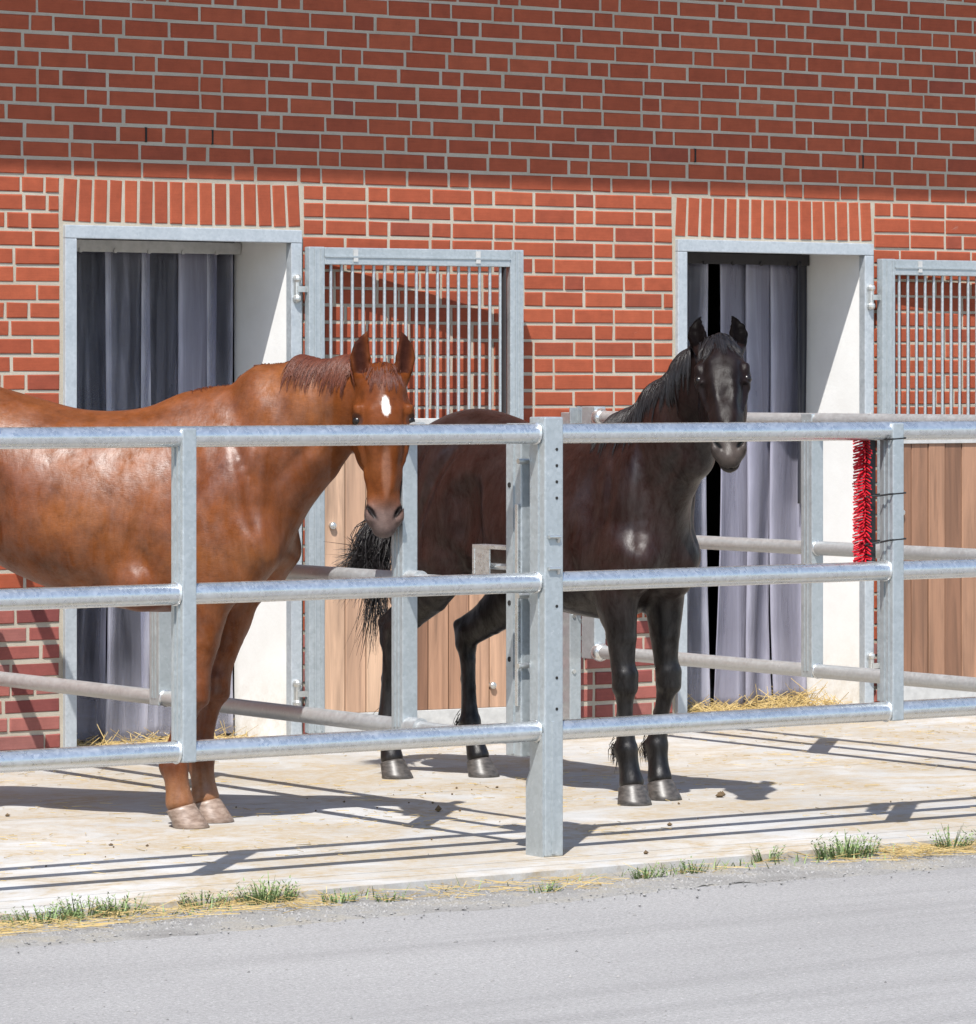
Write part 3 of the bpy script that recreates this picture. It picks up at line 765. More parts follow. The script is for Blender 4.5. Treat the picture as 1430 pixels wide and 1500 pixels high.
def make_head(F, H, sc, ears, wf=1.0, et=0.0):
    o, u, f, w = H
    w = w * wf
    def P(t, v, s): return o + sc * (u * t + f * v + w * s)
    up = f
    def st(t, vf, vb, hw): return (P(t, (vf + vb) / 2, 0), hw * sc * wf, (vf - vb) / 2 * sc, up)
    wu = w / np.linalg.norm(w)
    # skull and face
    F.tube([st(-.012, .045, -.09, .064), st(.05, .066, -.10, .082), st(.115, .076, -.10, .096), st(.185, .078, -.10, .098), st(.26, .070, -.09, .083),
            st(.37, .058, -.075, .063), st(.47, .050, -.065, .053), st(.535, .044, -.060, .053), st(.585, .026, -.052, .040)], k=.03, kk=.02)
    Rh = np.stack([u, f, wu], 1)
    for s in (-1, 1):
        # round cheeks and jaw bars
        F.ell(P(.225, -.115, .050 * s), (.120 * sc, .105 * sc, .046 * sc), Rh, k=.025)
        F.tube([(P(.25, -.12, .047 * s), .022 * sc, .05 * sc, f), (P(.39, -.075, .032 * s), .02 * sc, .035 * sc, f), (P(.50, -.055, .022 * s), .018 * sc, .025 * sc, f)], k=.03)
        # brow ridge, eye bulge, lower lid
        F.ell(P(.118 + et, .038, .088 * s), (.026 * sc, .024 * sc, .020 * sc), Rh, k=.015)
        F.tube([(P(.140 + et, .052, .084 * s), .009 * sc, .011 * sc, f), (P(.146 + et, .018, .101 * s), .009 * sc, .011 * sc, f)], k=.010)
        F.ell(P(.168 + et, .012, .086 * s), (.034 * sc, .032 * sc, .018 * sc), Rh, k=.018)
        F.tube([(P(.192 + et, .045, .082 * s), .008 * sc, .010 * sc, f), (P(.204 + et, .010, .096 * s), .008 * sc, .010 * sc, f)], k=.012)
        # facial crest
        F.tube([(P(.21, .006, .086 * s), .013 * sc, .015 * sc, f), (P(.33, .004, .068 * s), .010 * sc, .012 * sc, f)], k=.015)
        F.tube([(P(.13, .070, .046 * s), .012 * sc, .012 * sc, f), (P(.24, .066, .036 * s), .011 * sc, .012 * sc, f), (P(.42, .045, .022 * s), .010 * sc, .010 * sc, f)], k=.03)
        # hollow above the eye, flat side of the nose, groove under the crest
        F.ell(P(.078, .040, .088 * s), (.028 * sc, .020 * sc, .015 * sc), Rh, k=.02, sub=True)
        F.ell(P(.33, .036, .080 * s), (.11 * sc, .020 * sc, .020 * sc), Rh, k=.02, sub=True)
        F.ell(P(.33, -.030, .078 * s), (.09 * sc, .020 * sc, .012 * sc), Rh, k=.02, sub=True)
        # nostril wing and nostril
        F.ell(P(.525, .016, .047 * s), (.044 * sc, .036 * sc, .022 * sc), Rh, k=.018)
        a1 = nrm(u * .80 - wu * s * .55)
        F.ell(P(.512, .048, .049 * s), (.042 * sc, .026 * sc, .0105 * sc), np.stack([a1, f, nrm(wu * .8 + u * s * .55)], 1), k=.006, sub=True)
        F.tube([(P(.50, .050, .062 * s), .005 * sc, .006 * sc, f), (P(.55, .036, .060 * s), .006 * sc, .006 * sc, f)], k=.010)
    # lips and chin
    F.ell(P(.572, .012, 0), (.032 * sc, .028 * sc, .040 * sc * wf), Rh, k=.02)
    F.ell(P(.572, -.036, 0), (.036 * sc, .026 * sc, .029 * sc * wf), Rh, k=.012)
    F.ell(P(.600, -.014, 0), (.034 * sc, .005 * sc, .07 * sc), Rh, k=.006, sub=True)
    F.ell(P(.16, .070, 0), (.10 * sc, .020 * sc, .05 * sc), Rh, k=.03)
    F.ell(P(.36, .048, 0), (.14 * sc, .016 * sc, .026 * sc), Rh, k=.025)
    # ears: a pointed shell with a hollow front
    for s, (tilt_out, fwd, turn) in zip((-1, 1), ears):
        b = P(-.008, -.018, .070 * s)
        d = nrm(-u + wu * s * tilt_out + f * fwd)
        face = nrm(f + wu * s * turn)
        face = nrm(face - d * (face @ d))
        bend = -wu * s
        def e(t, rs, ru, sh=0): return (b + d * (t * sc) + face * (sh * sc) + bend * (max(0, t - .07) ** 2 * 3.2 * sc), rs * sc, ru * sc, face)
        F.tube([e(-.02, .030, .026), e(.03, .036, .028), e(.075, .041, .022), e(.115, .033, .015), e(.150, .018, .009), e(.178, .005, .005)], k=.012, kk=.010)
        F.tube([e(.030, .019, .020, .025), e(.075, .029, .018, .021), e(.115, .021, .012, .014), e(.150, .008, .006, .010)], k=.005, sub=True, kk=.01)

def make_leg_front(F, J, y, sc):
    """J: shoulder, elbow, knee, fetlock, coronet (3-D points)"""
    sh, el, kn, fe, co = [np.array(j[:3], float) for j in J]
    fx = (1, 0, 0)
    def q(p, rs, ru): return (p, rs * sc, ru * sc, fx)
    def L(a, b, t): return a + (b - a) * t
    F.tube([q(L(sh, el, .05), .10, .13), q(L(sh, el, .6), .095, .15), q(el + np.array((.01, 0, -.02)), .078, .125)], k=.07)
    F.tube([q(el, .076, .115), q(L(el, kn, .25) + np.array((.012, 0, 0)), .066, .088), q(L(el, kn, .55) + np.array((.008, 0, 0)), .057, .070), q(L(el, kn, .82), .047, .054),
            q(kn + np.array((.006, 0, .035)), .055, .054), q(kn + np.array((.005, 0, -.02)), .054, .053), q(L(kn, fe, .22), .036, .038), q(L(kn, fe, .55), .030, .032), q(L(kn, fe, .82), .035, .040),
            q(fe, .046, .054), q(L(fe, co, .55), .040, .043), q(co, .052, .054)], k=.03, kk=.010)
    F.ell(fe + np.array((-.034, 0, -.012)) * sc, (.020 * sc, .024 * sc, .03 * sc), k=.025)      # ergot tuft
    s = np.sign(y)
    F.ell(L(el, kn, .22) + np.array((.03, .028 * s, 0)) * sc, (.052 * sc, .038 * sc, .14 * sc), k=.05)   # extensor muscle
    F.ell(L(el, kn, .14) + np.array((-.045, .02 * s, 0)) * sc, (.045 * sc, .038 * sc, .12 * sc), k=.05)
    F.ell(kn + np.array((.030, 0, .006)) * sc, (.024 * sc, .042 * sc, .038 * sc), k=.012)
    F.tube([q(L(kn, fe, .08) + np.array((-.036, 0, 0)) * sc, .014, .014), q(L(kn, fe, .5) + np.array((-.034, 0, 0)) * sc, .013, .013), q(L(kn, fe, .92) + np.array((-.036, 0, 0)) * sc, .018, .016)], k=.008)   # flexor tendon
    F.ell(kn + np.array((-.036, 0, .015)) * sc, (.018 * sc, .022 * sc, .035 * sc), k=.02)

def make_leg_hind(F, J, y, sc):
    """J: hip, stifle, hock, fetlock, coronet"""
    hp, sf, hk, fe, co = [np.array(j[:3], float) for j in J]
    s = np.sign(y); fx = (1, 0, .0)
    def q(p, rs, ru, up=fx): return (p, rs * sc, ru * sc, up)
    def L(a, b, t): return a + (b - a) * t
    F.tube([q(hp, .135, .24), q(L(hp, sf, .5) + np.array((-.06, 0, 0)), .125, .24), q(sf + np.array((-.08, 0, -.02)), .095, .175)], k=.08)
    F.ell(hp + np.array((-.24, .0, -.05)) * sc, (.14 * sc, .12 * sc, .25 * sc), k=.07)        # buttock
    F.ell(sf + np.array((-.02, .02 * s, .0)) * sc, (.09 * sc, .07 * sc, .12 * sc), k=.05)
    upg = nrm(np.cross(nrm(hk - sf), (0, 1, 0)))
    F.tube([q(sf + np.array((-.06, 0, -.02)), .095, .165, upg), q(L(sf, hk, .40), .078, .132, upg), q(L(sf, hk, .70), .054, .088, upg), q(L(sf, hk, .93), .040, .058, upg)], k=.06, kk=.012)
    ph = hk + np.array((-.062, 0, .055)) * sc                                                # point of hock
    F.tube([q(L(sf, hk, .45) + np.array((-.07, 0, .0)) * sc, .028, .03), q(ph, .024, .026), q(hk + np.array((-.045, 0, -.03)) * sc, .026, .024)], k=.028)
    F.tube([q(hk + np.array((.0, 0, .03)), .043, .052), q(hk + np.array((-.005, 0, -.045)) * sc, .040, .048), q(L(hk, fe, .28), .031, .039), q(L(hk, fe, .6), .028, .036), q(L(hk, fe, .86), .032, .040),
            q(fe, .045, .053), q(L(fe, co, .55), .039, .042), q(co, .050, .053)], k=.03, kk=.010)
    F.tube([q(L(hk, fe, .15) + np.array((-.040, 0, 0)) * sc, .015, .015), q(L(hk, fe, .5) + np.array((-.036, 0, 0)) * sc, .013, .013), q(L(hk, fe, .92) + np.array((-.038, 0, 0)) * sc, .018, .016)], k=.008)
    F.ell(fe + np.array((-.036, 0, -.012)) * sc, (.022 * sc, .025 * sc, .032 * sc), k=.025)

def make_hoof(name, co, yaw, sc, mat, parent):
    """slanted hoof wall from the coronet down to the ground, toe forward (+X before yaw)"""
    n = 28; V = []; Fc = []
    prof = [(1.0, .052, .051, .0, .0), (.97, .059, .058, .002, 0), (.88, .059, .059, .006, 0), (.6, .064, .064, .018, 0), (.25, .071, .071, .033, 0), (.03, .075, .075, .042, 0), (0., .073, .073, .042, 0)]
    top = co[2] - .002
    for (zz, rx, ry, sx, _) in prof:
        for i in range(n):
            a = 2 * math.pi * i / n
            cx = math.cos(a); cyy = math.sin(a)
            r = rx if cx > 0 else rx * .86
            x = sx * sc + r * sc * cx; y = ry * sc * cyy * (1 - .12 * max(0, -cx))
            z = max(zz * top - (0.016 * (1 - cx) * zz if zz > .5 else 0), 0)
            V.append((co[0] - .002 + x * math.cos(yaw) - y * math.sin(yaw), co[1] + x * math.sin(yaw) + y * math.cos(yaw), z + .0005))
    for r in range(len(prof) - 1):
        for i in range(n):
            j = (i + 1) % n
            Fc.append((r * n + i, (r + 1) * n + i, (r + 1) * n + j, r * n + j))
    Fc.append(tuple(range((len(prof) - 1) * n, len(prof) * n))[::-1]); Fc.append(tuple(range(n)))
    o = mesh_obj(name, V, Fc, mat, parent, smooth=True)
    return o

def strands_mesh(name, curves, width, mat, parent):
    """hair locks: each curve is an (n,3) array; three-sided tapering tubes"""
    V = []; Fc = []
    for c in curves:
        n = len(c); T = np.gradient(c, axis=0)
        T /= np.linalg.norm(T, axis=1, keepdims=True) + 1e-9
        a = np.cross(T, (0.31, 0.17, 0.93)); a /= np.linalg.norm(a, axis=1, keepdims=True) + 1e-9
        b = np.cross(T, a)
        w = width * random.uniform(.6, 1.35)
        tp = w * np.clip(1.15 - np.linspace(0, 1, n) ** 2.2, .1, 1)
        base = len(V)
        for i in range(n):
            for k_ in range(3):
                an = k_ * 2.0944
                V.append(tuple(c[i] + tp[i] * (math.cos(an) * a[i] + math.sin(an) * b[i])))
        for i in range(n - 1):
            for k_ in range(3):
                k2 = (k_ + 1) % 3
                Fc.append((base + i*3 + k_, base + i*3 + k2, base + (i+1)*3 + k2, base + (i+1)*3 + k_))
    return mesh_obj(name, V, Fc, mat, parent, smooth=True)

def comb(F, roots, flow, length, steps, lift, wav=0.0, grav=1.0, seed=0, locks=0, vary=(.65, 1.15)):
    """hair lying on the skin: from each root follow the flow direction, pulled onto the surface"""
    rng = np.random.RandomState(seed)
    p = np.array(roots, float); n = len(p)
    fl = np.array(flow, float)
    if fl.ndim == 1: fl = np.tile(fl, (n, 1))
    ln = np.array(length) * np.ones(n) * rng.uniform(*vary, n)
    ph = rng.uniform(0, 6.28, n); fr = rng.uniform(1.5, 4, n)
    lf = lift * rng.uniform(.35, 1.5, n)
    out = [p.copy()]
    for i in range(steps):
        step = (ln / steps)[:, None]
        g = F.grad(p)
        d = fl * (1 - i / steps) + np.array((0, 0, -grav)) * (i / steps + .25)
        side = np.cross(d, g)
        d = d + side * (wav * np.sin(ph + fr * i))[:, None]
        d = d - g * np.sum(d * g, 1, keepdims=True)
        d /= np.linalg.norm(d, axis=1, keepdims=True) + 1e-9
        p = p + d * step
        sd = F.sample(p)
        tgt = lf * min(1, (i + 1) / 2)
        push = np.where(sd < tgt, (tgt - sd), np.where(sd < .10, (tgt - sd) * .55, 0))
        p = p + F.grad(p) * push[:, None]
        out.append(p.copy())
    C = np.stack(out, 1)
    if locks:                     # strands drawn together into locks towards their tips
        gi = rng.choice(n, locks, replace=False)
        near = np.argmin(((C[:, None, 0] - C[None, gi, 0]) ** 2).sum(-1), 1)
        t = (np.linspace(0, 1, C.shape[1]) ** 1.3)[None, :, None] * rng.uniform(.55, .95, n)[:, None, None]
        C = C * (1 - t) + (C[gi[near]] + (C[:, :1] - C[gi[near], :1]) * .15) * t
    return list(C)
def coat_mat(name, spec, rough, bump_s, warm):
    m, nd, lk, b = new_mat(name)
    at = N(nd, 'ShaderNodeAttribute', attribute_name='coat')
    tc = N(nd, 'ShaderNodeTexCoord')
    n1 = noise(nd, lk, tc.outputs['Object'], 9, 8, .72)
    r1 = ramp(nd, [(.30, .62), (.5, .98), (.72, 1.36)]); lk.new(n1.outputs[0], r1.inputs[0])
    mp = mapping(nd, lk, tc.outputs['Object'], (38, 300, 300), (0, .75, 0)); n2 = noise(nd, lk, mp.outputs[0], 1.0, 4, .7)
    r2 = ramp(nd, [(.3, .84), (.7, 1.14)]); lk.new(n2.outputs[0], r2.inputs[0])
    c = mixc(nd, lk, 1.0, at.outputs['Color'], r1.outputs[0], 'MULTIPLY'); c = mixc(nd, lk, 1.0, c, r2.outputs[0], 'MULTIPLY')
    n5 = noise(nd, lk, tc.outputs['Object'], 3.2, 5, .6, .6); r5 = ramp(nd, [(.38, 0), (.66, 1)]); lk.new(n5.outputs[0], r5.inputs[0])
    c = mixc(nd, lk, r5.outputs[0], c, mixc(nd, lk, 1.0, c, warm, 'MULTIPLY'))      # warmer and cooler areas of hair
    lk.new(c, b.inputs['Base Color'])
    n3 = noise(nd, lk, tc.outputs['Object'], 9, 3, .55)
    rr = ramp(nd, [(.3, rough - .07), (.7, rough + .10)]); lk.new(n3.outputs[0], rr.inputs[0]); lk.new(rr.outputs[0], b.inputs['Roughness'])
    mps = mapping(nd, lk, tc.outputs['Object'], (16, 16, 6)); n6 = noise(nd, lk, mps.outputs[0], 1.0, 7, .72, .4); r6 = ramp(nd, [(.32, .15), (.52, .9), (.70, 1.5)]); lk.new(n6.outputs[0], r6.inputs[0])    # groomed and dusty patches
    lk.new(math_n(nd, lk, 'MULTIPLY', math_n(nd, lk, 'MULTIPLY', at.outputs['Alpha'], spec), r6.outputs[0]), b.inputs['Specular IOR Level'])
    pass
    n4 = noise(nd, lk, tc.outputs['Object'], 4.5, 3, .5, 1.0); vr = ramp(nd, [(.465, 0), (.5, 1), (.535, 0)]); lk.new(n4.outputs[0], vr.inputs[0])     # veins under the skin
    h = math_n(nd, lk, 'ADD', math_n(nd, lk, 'ADD', math_n(nd, lk, 'MULTIPLY', n2.outputs[0], .8), math_n(nd, lk, 'MULTIPLY', n6.outputs[0], 1.6)), math_n(nd, lk, 'ADD', math_n(nd, lk, 'MULTIPLY', n3.outputs[0], 4.0), math_n(nd, lk, 'MULTIPLY', vr.outputs[0], .10)))
    bump(nd, lk, h, b, bump_s, .005)
    return m
def hair_mat(name, c0, c1, rough=.45):
    m, nd, lk, b = new_mat(name)
    g = N(nd, 'ShaderNodeNewGeometry'); r = ramp(nd, [(0, c0), (1, c1)]); lk.new(g.outputs['Random Per Island'], r.inputs[0])
    lk.new(r.outputs[0], b.inputs['Base Color']); b.inputs['Roughness'].default_value = rough; b.inputs['Specular IOR Level'].default_value = .45
    return m
def hoof_mat(name, c0, c1):
    m, nd, lk, b = new_mat(name)
    tc = N(nd, 'ShaderNodeTexCoord'); mp = mapping(nd, lk, tc.outputs['Object'], (30, 30, 90)); n = noise(nd, lk, mp.outputs[0], 1, 4)
    r = ramp(nd, [(.35, c0), (.65, c1)]); lk.new(n.outputs[0], r.inputs[0]); lk.new(r.outputs[0], b.inputs['Base Color'])
    b.inputs['Roughness'].default_value = .42; bump(nd, lk, n.outputs[0], b, .25, .004)
    return m
m_eye, nd, lk, b = new_mat('eye'); b.inputs['Base Color'].default_value = (.008, .005, .004, 1); b.inputs['Roughness'].default_value = .26; b.inputs['Specular IOR Level'].default_value = .35

def build_horse(name, loc, rz, D):
    root = empty(name, loc, rz)
    s = D['sc']
    F = Field((-1.95 * s, -.62 * s, -.02), (1.15 * s, .55 * s, 2.12 * s), D.get('h', .0078))
    F.trunk([(x * s, t * s, b_ * s, w * s, wc, sh) for (x, t, b_, w, wc, sh) in D['trunk']])
    for e in D['muscles']:
        for sy in ((-1, 1) if e[0][1] else (1,)):
            R = None
            if len(e) > 3:
                a = math.radians(e[3]); R = np.array([[math.cos(a), 0, math.sin(a)], [0, 1, 0], [-math.sin(a), 0, math.cos(a)]])
            F.ell((e[0][0] * s, e[0][1] * s * sy, e[0][2] * s), tuple(v * s for v in e[1]), R, k=e[2], sub=(len(e) > 4))
    # neck
    F.tube([(np.array(p), rs, ru, up) for (p, rs, ru, up) in D['neck']], k=.09, kk=.08)
    for a, b_, r in D.get('cords', []):
        F.tube([(np.array(a), r, r, (0, 0, 1)), (np.array(b_), r, r, (0, 0, 1))], k=.04)
    for J in D['fore']: make_leg_front(F, J, J[0][1], s)
    for J in D['hind']: make_leg_hind(F, J, J[0][1], s)
    H = head_frame(*D['head']); hs = D['head_sc']
    o_, u_, f_, w_ = H
    make_head(F, H, hs, D['ears'], D['head_w'], D.get('eye_t', 0))
    for c_, r_, d_ in D['creases']:
        for sy in (-1, 1): F.crease([(p[0] * s, p[1] * s * sy, p[2] * s) for p in c_], r_, d_)
    # dock of the tail
    F.tube([(np.array(p), r, r, (0, 1, 0)) for p, r in D['dock']], k=.04)
    V, Q = F.mesh(3)
    body = mesh_obj('body', V, Q, D['mat'], root, smooth=True)
    # coat colour (pigment only)
    rel = (V - o_) / hs
    t = rel @ u_; v = rel @ f_; w = rel @ w_ / D['head_w']
    hm = (np.abs(w) < .16) & (t > -.25) & (t < .75) & (v > -.30) & (v < .2)
    C = D['coat'](V / s, t, v, w, hm)
    G = np.where(hm & (t < .0), .05, np.where(hm & (t < .5), .30, np.where(hm, .35, 1.0)))[:, None]
    at = body.data.color_attributes.new('coat', 'FLOAT_COLOR', 'POINT')
    at.data.foreach_set('color', np.concatenate([C, G], 1).astype(np.float32).ravel())
    # eyes
    for sy in (-1, 1):
        c = o_ + hs * (u_ * (.168 + D.get('eye_t', 0)) + f_ * .028 + w_ * (.0895 * D['head_w'] * sy))
        MB().ball((0, 0, 0), .0205 * hs, 18, 12).build('eye', m_eye, body, smooth=True, loc=tuple(c))
    # hooves
    for J in D['fore'] + D['hind']:
        make_hoof('hoof', J[-1], J[-1][3] if len(J[-1]) > 3 else 0, s * .98, D['hoof_mat'], body)
    return root, body, F, H

# ---- chestnut horse at the left fence panel
def chestnut_coat(P, t, v, w, hm):
    x, y, z = P.T
    base = np.array((.104, .0265, .0070)); dark = np.array((.062, .0145, .005)); light = np.array((.145, .044, .0110))
    C = np.tile(base, (len(P), 1))
    n = np.sin(7 * x + 3 * z) * np.sin(5 * z - 2 * x + 1) * .5 + .5
    C = C * (1 - .6 * n[:, None]) + light * (.6 * n[:, None])
    k = ss(z, .62, .40)[:, None] * .55; C = C * (1 - k) + dark * k                    # lower legs darker
    k = (ss(z, .24, .12))[:, None] * .7; C = C * (1 - k) + np.array((.22, .095, .042)) * k
    k = (hm * ss(t, .44, .53) * ss(np.abs(v), .2, .0))[:, None] * .75; C = C * (1 - k) + np.array((.080, .066, .064)) * k   # grey muzzle
    k = (hm * np.exp(-((t - .555) / .035) ** 2 - ((v - .0) / .03) ** 2) * 0.5)[:, None]; C = C * (1 - k) + np.array((.05, .035, .035)) * k
    d = ((t - .112 - .25 * w - .0015 * np.sin(w * 300)) / .036) ** 2 + ((w - .002 - .0012 * np.sin(t * 110)) / (.0135 * np.clip(1 + 5.5 * (t - .112), .55, 1.3))) ** 2
    k = (hm & (v > .02)) * ss(d, 1.5, .7); C = C * (1 - k[:, None]) + np.array((.72, .68, .63)) * k[:, None]              # star
    d = ((t - .36) / .10) ** 2 + ((w - .004) / .016) ** 2
    k = (hm & (v > .02)) * ss(d, 1.6, .3) * .18; C = C * (1 - k[:, None]) + np.array((.40, .24, .18)) * k[:, None]          # faint stripe
    for sy in (-1, 1):     # nostrils, eyelids, inner ears are dark skin
        d = ((t - .512) / .036) ** 2 + ((w - .049 * sy + .6 * sy * (t - .512)) / .012) ** 2
        k = (hm & (v > .008)) * ss(d, 1.2, .5) * .95; C = C * (1 - k[:, None]) + np.array((.007, .005, .005)) * k[:, None]
        d = ((t - .168) / .036) ** 2 + ((w - .095 * sy) / .03) ** 2 + ((v - .024) / .045) ** 2
        k = hm * ss(d, 1.3, .7) * .8; C = C * (1 - k[:, None]) + np.array((.03, .014, .01)) * k[:, None]
        k = hm * (t < -.02) * np.exp(-((np.abs(w) - .068 - .10 * (-t)) / .026) ** 2) * 1.9
        C = C * (1 - k[:, None] * .5) + np.array((.028, .009, .006)) * k[:, None] * .5
    return C
def dark_coat(P, t, v, w, hm):
    x, y, z = P.T
    base = np.array((.0135, .0057, .0046)); black = np.array((.0050, .0042, .0042)); brown = np.array((.024, .0098, .0070))
    C = np.tile(base, (len(P), 1))
    n = np.sin(6 * x + 3 * z) * np.sin(5 * z + 4 * x + 1) * .5 + .5
    k = n[:, None] * .35; C = C * (1 - k) + brown * k
    k = ss(z, 1.0, .72)[:, None]; C = C * (1 - k) + black * k
    k = (ss(x, .25, .55) * (z > 1.1))[:, None] * .7; C = C * (1 - k) + black * 1.5 * k
    k = (hm * ss(t, .46, .55))[:, None] * .7; C = C * (1 - k) + np.array((.060, .052, .046)) * k
    for sy in (-1, 1):
        d = ((t - .512) / .036) ** 2 + ((w - .049 * sy + .6 * sy * (t - .512)) / .012) ** 2
        k = (hm & (v > .008)) * ss(d, 1.2, .5) * .95; C = C * (1 - k[:, None]) + np.array((.004, .005, .005)) * k[:, None]
    k = hm * (t < -.01) * .97; C = C * (1 - k[:, None]) + np.array((.0025, .002, .002)) * k[:, None]
    return C
TR0 = [(-1.52, 1.30, 1.12, .07, .5, 2.0), (-1.44, 1.46, 1.00, .19, .5, 2.0), (-1.30, 1.575, .93, .26, .5, 2.1), (-1.10, 1.635, .91, .285, .52, 2.1),
      (-.90, 1.615, .88, .285, .5, 2.0), (-.70, 1.565, .83, .30, .45, 2.0), (-.45, 1.530, .78, .315, .42, 1.95), (-.22, 1.555, .755, .295, .42, 1.75),
      (-.05, 1.615, .76, .265, .42, 1.55), (.10, 1.60, .81, .24, .45, 1.6), (.24, 1.47, .90, .21, .5, 2.0), (.34, 1.32, 1.0, .15, .5, 2.0)]
MU = [((.25, .085, 1.05), (.075, .08, .14), .07), ((.14, .150, 1.20), (.115, .070, .25), .07, 22), ((-.03, .19, 1.02), (.15, .065, .14), .085, -25),
      ((-.20, .17, .90), (.12, .12, .10), .06), ((-1.12, .17, 1.40), (.22, .12, .16), .06), ((-.80, .315, 1.18), (.10, .045, .16), .08, 15, 1)]
TR = TR0
CR = [([(.17, .2, 1.50), (.25, .2, 1.28), (.27, .2, 1.08)], .03, .011), ([(-.12, .26, 1.22), (-.17, .26, 1.05), (-.10, .22, .90)], .028, .010), ([(-1.14, .27, 1.54), (-1.25, .27, 1.34), (-1.33, .25, 1.08)], .032, .018),
      ([(-.95, .28, 1.52), (-1.08, .29, 1.34), (-1.20, .27, 1.08)], .032, .016), ([(-.74, .3, 1.2), (-.74, .3, 1.08), (-.80, .26, .95)], .035, .014), ([(.02, .24, 1.5), (.06, .24, 1.3), (.02, .24, 1.15)], .03, .008)]
UP = (0, 0, 1)
m_chest = coat_mat('chestnut_coat', .45, .40, .22, (1.35, 1.55, 1.6))
m_dark = coat_mat('dark_bay_coat', .44, .36, .22, (1.4, 1.2, 1.12))
m_hoof1 = hoof_mat('hoof_pale', (.17, .115, .085), (.30, .225, .18)); m_hoof2 = hoof_mat('hoof_grey', (.032, .028, .025), (.085, .075, .068))
m_mane1 = hair_mat('chestnut_hair', (.062, .0145, .0065), (.135, .036, .0135)); m_mane2 = hair_mat('black_hair', (.006, .0055, .006), (.022, .018, .018), .36)

def tuft(F, roots, flow, n_steps, ln, lift, wav, seed): return comb(F, roots, flow, ln, n_steps, lift, wav, 1.0, seed)

# local frames: X forward, Y left, Z up, origin on the ground between the front hooves
C_RZ = math.radians(-48)
def cam_dir_local(loc, p, rz):
    c, s_ = math.cos(rz), math.sin(rz)
    wx = loc[0] + c * p[0] - s_ * p[1]; wy = loc[1] + s_ * p[0] + c * p[1]
    d = np.array((cam.location.x - wx, cam.location.y - wy)); d /= np.linalg.norm(d)
    return np.array((c * d[0] + s_ * d[1], -s_ * d[0] + c * d[1], 0))
def rotz(v, a):
    c, s_ = math.cos(a), math.sin(a); return np.array((c * v[0] - s_ * v[1], s_ * v[0] + c * v[1], v[2]))

k = 1.065
CL = (-3.42, -2.90, 0)
facing = np.array((.10, -.995, 0))          # the head is turned to its right, to the road
facing = rotz(facing, math.radians(15))
HD1 = dict(sc=k, trunk=[(x + .02 - (.05 if x > .2 else 0), t + (.035 if x < -.65 else .012 if x < -.4 else 0), b_ + (.13 if x < -.85 else .085 if x < -.65 else .05 if x < -.4 else .035 if x < .1 else 0), w, wc, sh) for (x, t, b_, w, wc, sh) in TR], muscles=[((e[0][0] + (.0 if e[0][0] > .2 else .03), e[0][1], e[0][2]),) + tuple(e[1:]) for e in MU], mat=m_chest, hoof_mat=m_hoof1, coat=chestnut_coat,
    neck=[((.06, 0, 1.285), .18, .255, (-.5, 0, 1)), ((.355, -.01, 1.575), .138, .270, (-.10, 0, 1)), ((.49, -.03, 1.635), .118, .215, (-.1, 0, 1)), ((.65, -.07, 1.675), .098, .165, (-.1, 0, 1)), ((.73, -.12, 1.69), .088, .135, (-.1, 0, 1))],
    cords=[((.22, 0, 1.10), (.46, -.03, 1.47), .115)],
    creases=CR + [([(.36, .13, 1.30), (.48, .10, 1.44), (.58, .08, 1.54)], .026, .010)],
    head=((.80, -.19, 1.768), rotz((.0, .0, -1), 0) * .985 + facing * .10, facing + np.array((0, 0, .1))), head_sc=1.01, head_w=1.13, ears=[(.06, .08, .15), (.18, .08, .25)],
    fore=[[(.27, -.15, 1.14), (.075, -.165, .98), (.022, -.135, .535), (-.062, -.13, .25), (-.040, -.13, .098, 0.05)],
          [(.27, .15, 1.14), (.095, .165, .98), (.030, .115, .535), (-.028, .11, .25), (-.008, .11, .098, -.1)]],
    hind=[[(-1.16, -.14, 1.32), (-1.05, -.20, 1.07), (-1.48, -.17, .68), (-1.46, -.155, .265), (-1.40, -.155, .098)],
          [(-1.16, .14, 1.32), (-1.05, .20, 1.07), (-1.44, .17, .68), (-1.40, .155, .265), (-1.34, .155, .098)]],
    dock=[((-1.50, 0, 1.48), .05), ((-1.60, 0, 1.40), .04), ((-1.66, 0, 1.25), .03)])
r1, b1, F1, H1 = build_horse('horse', CL, C_RZ, HD1)
tag(r1, 'chestnut horse with white star on its forehead, its head turned to the road', 'horse', 'horses in the paddocks')

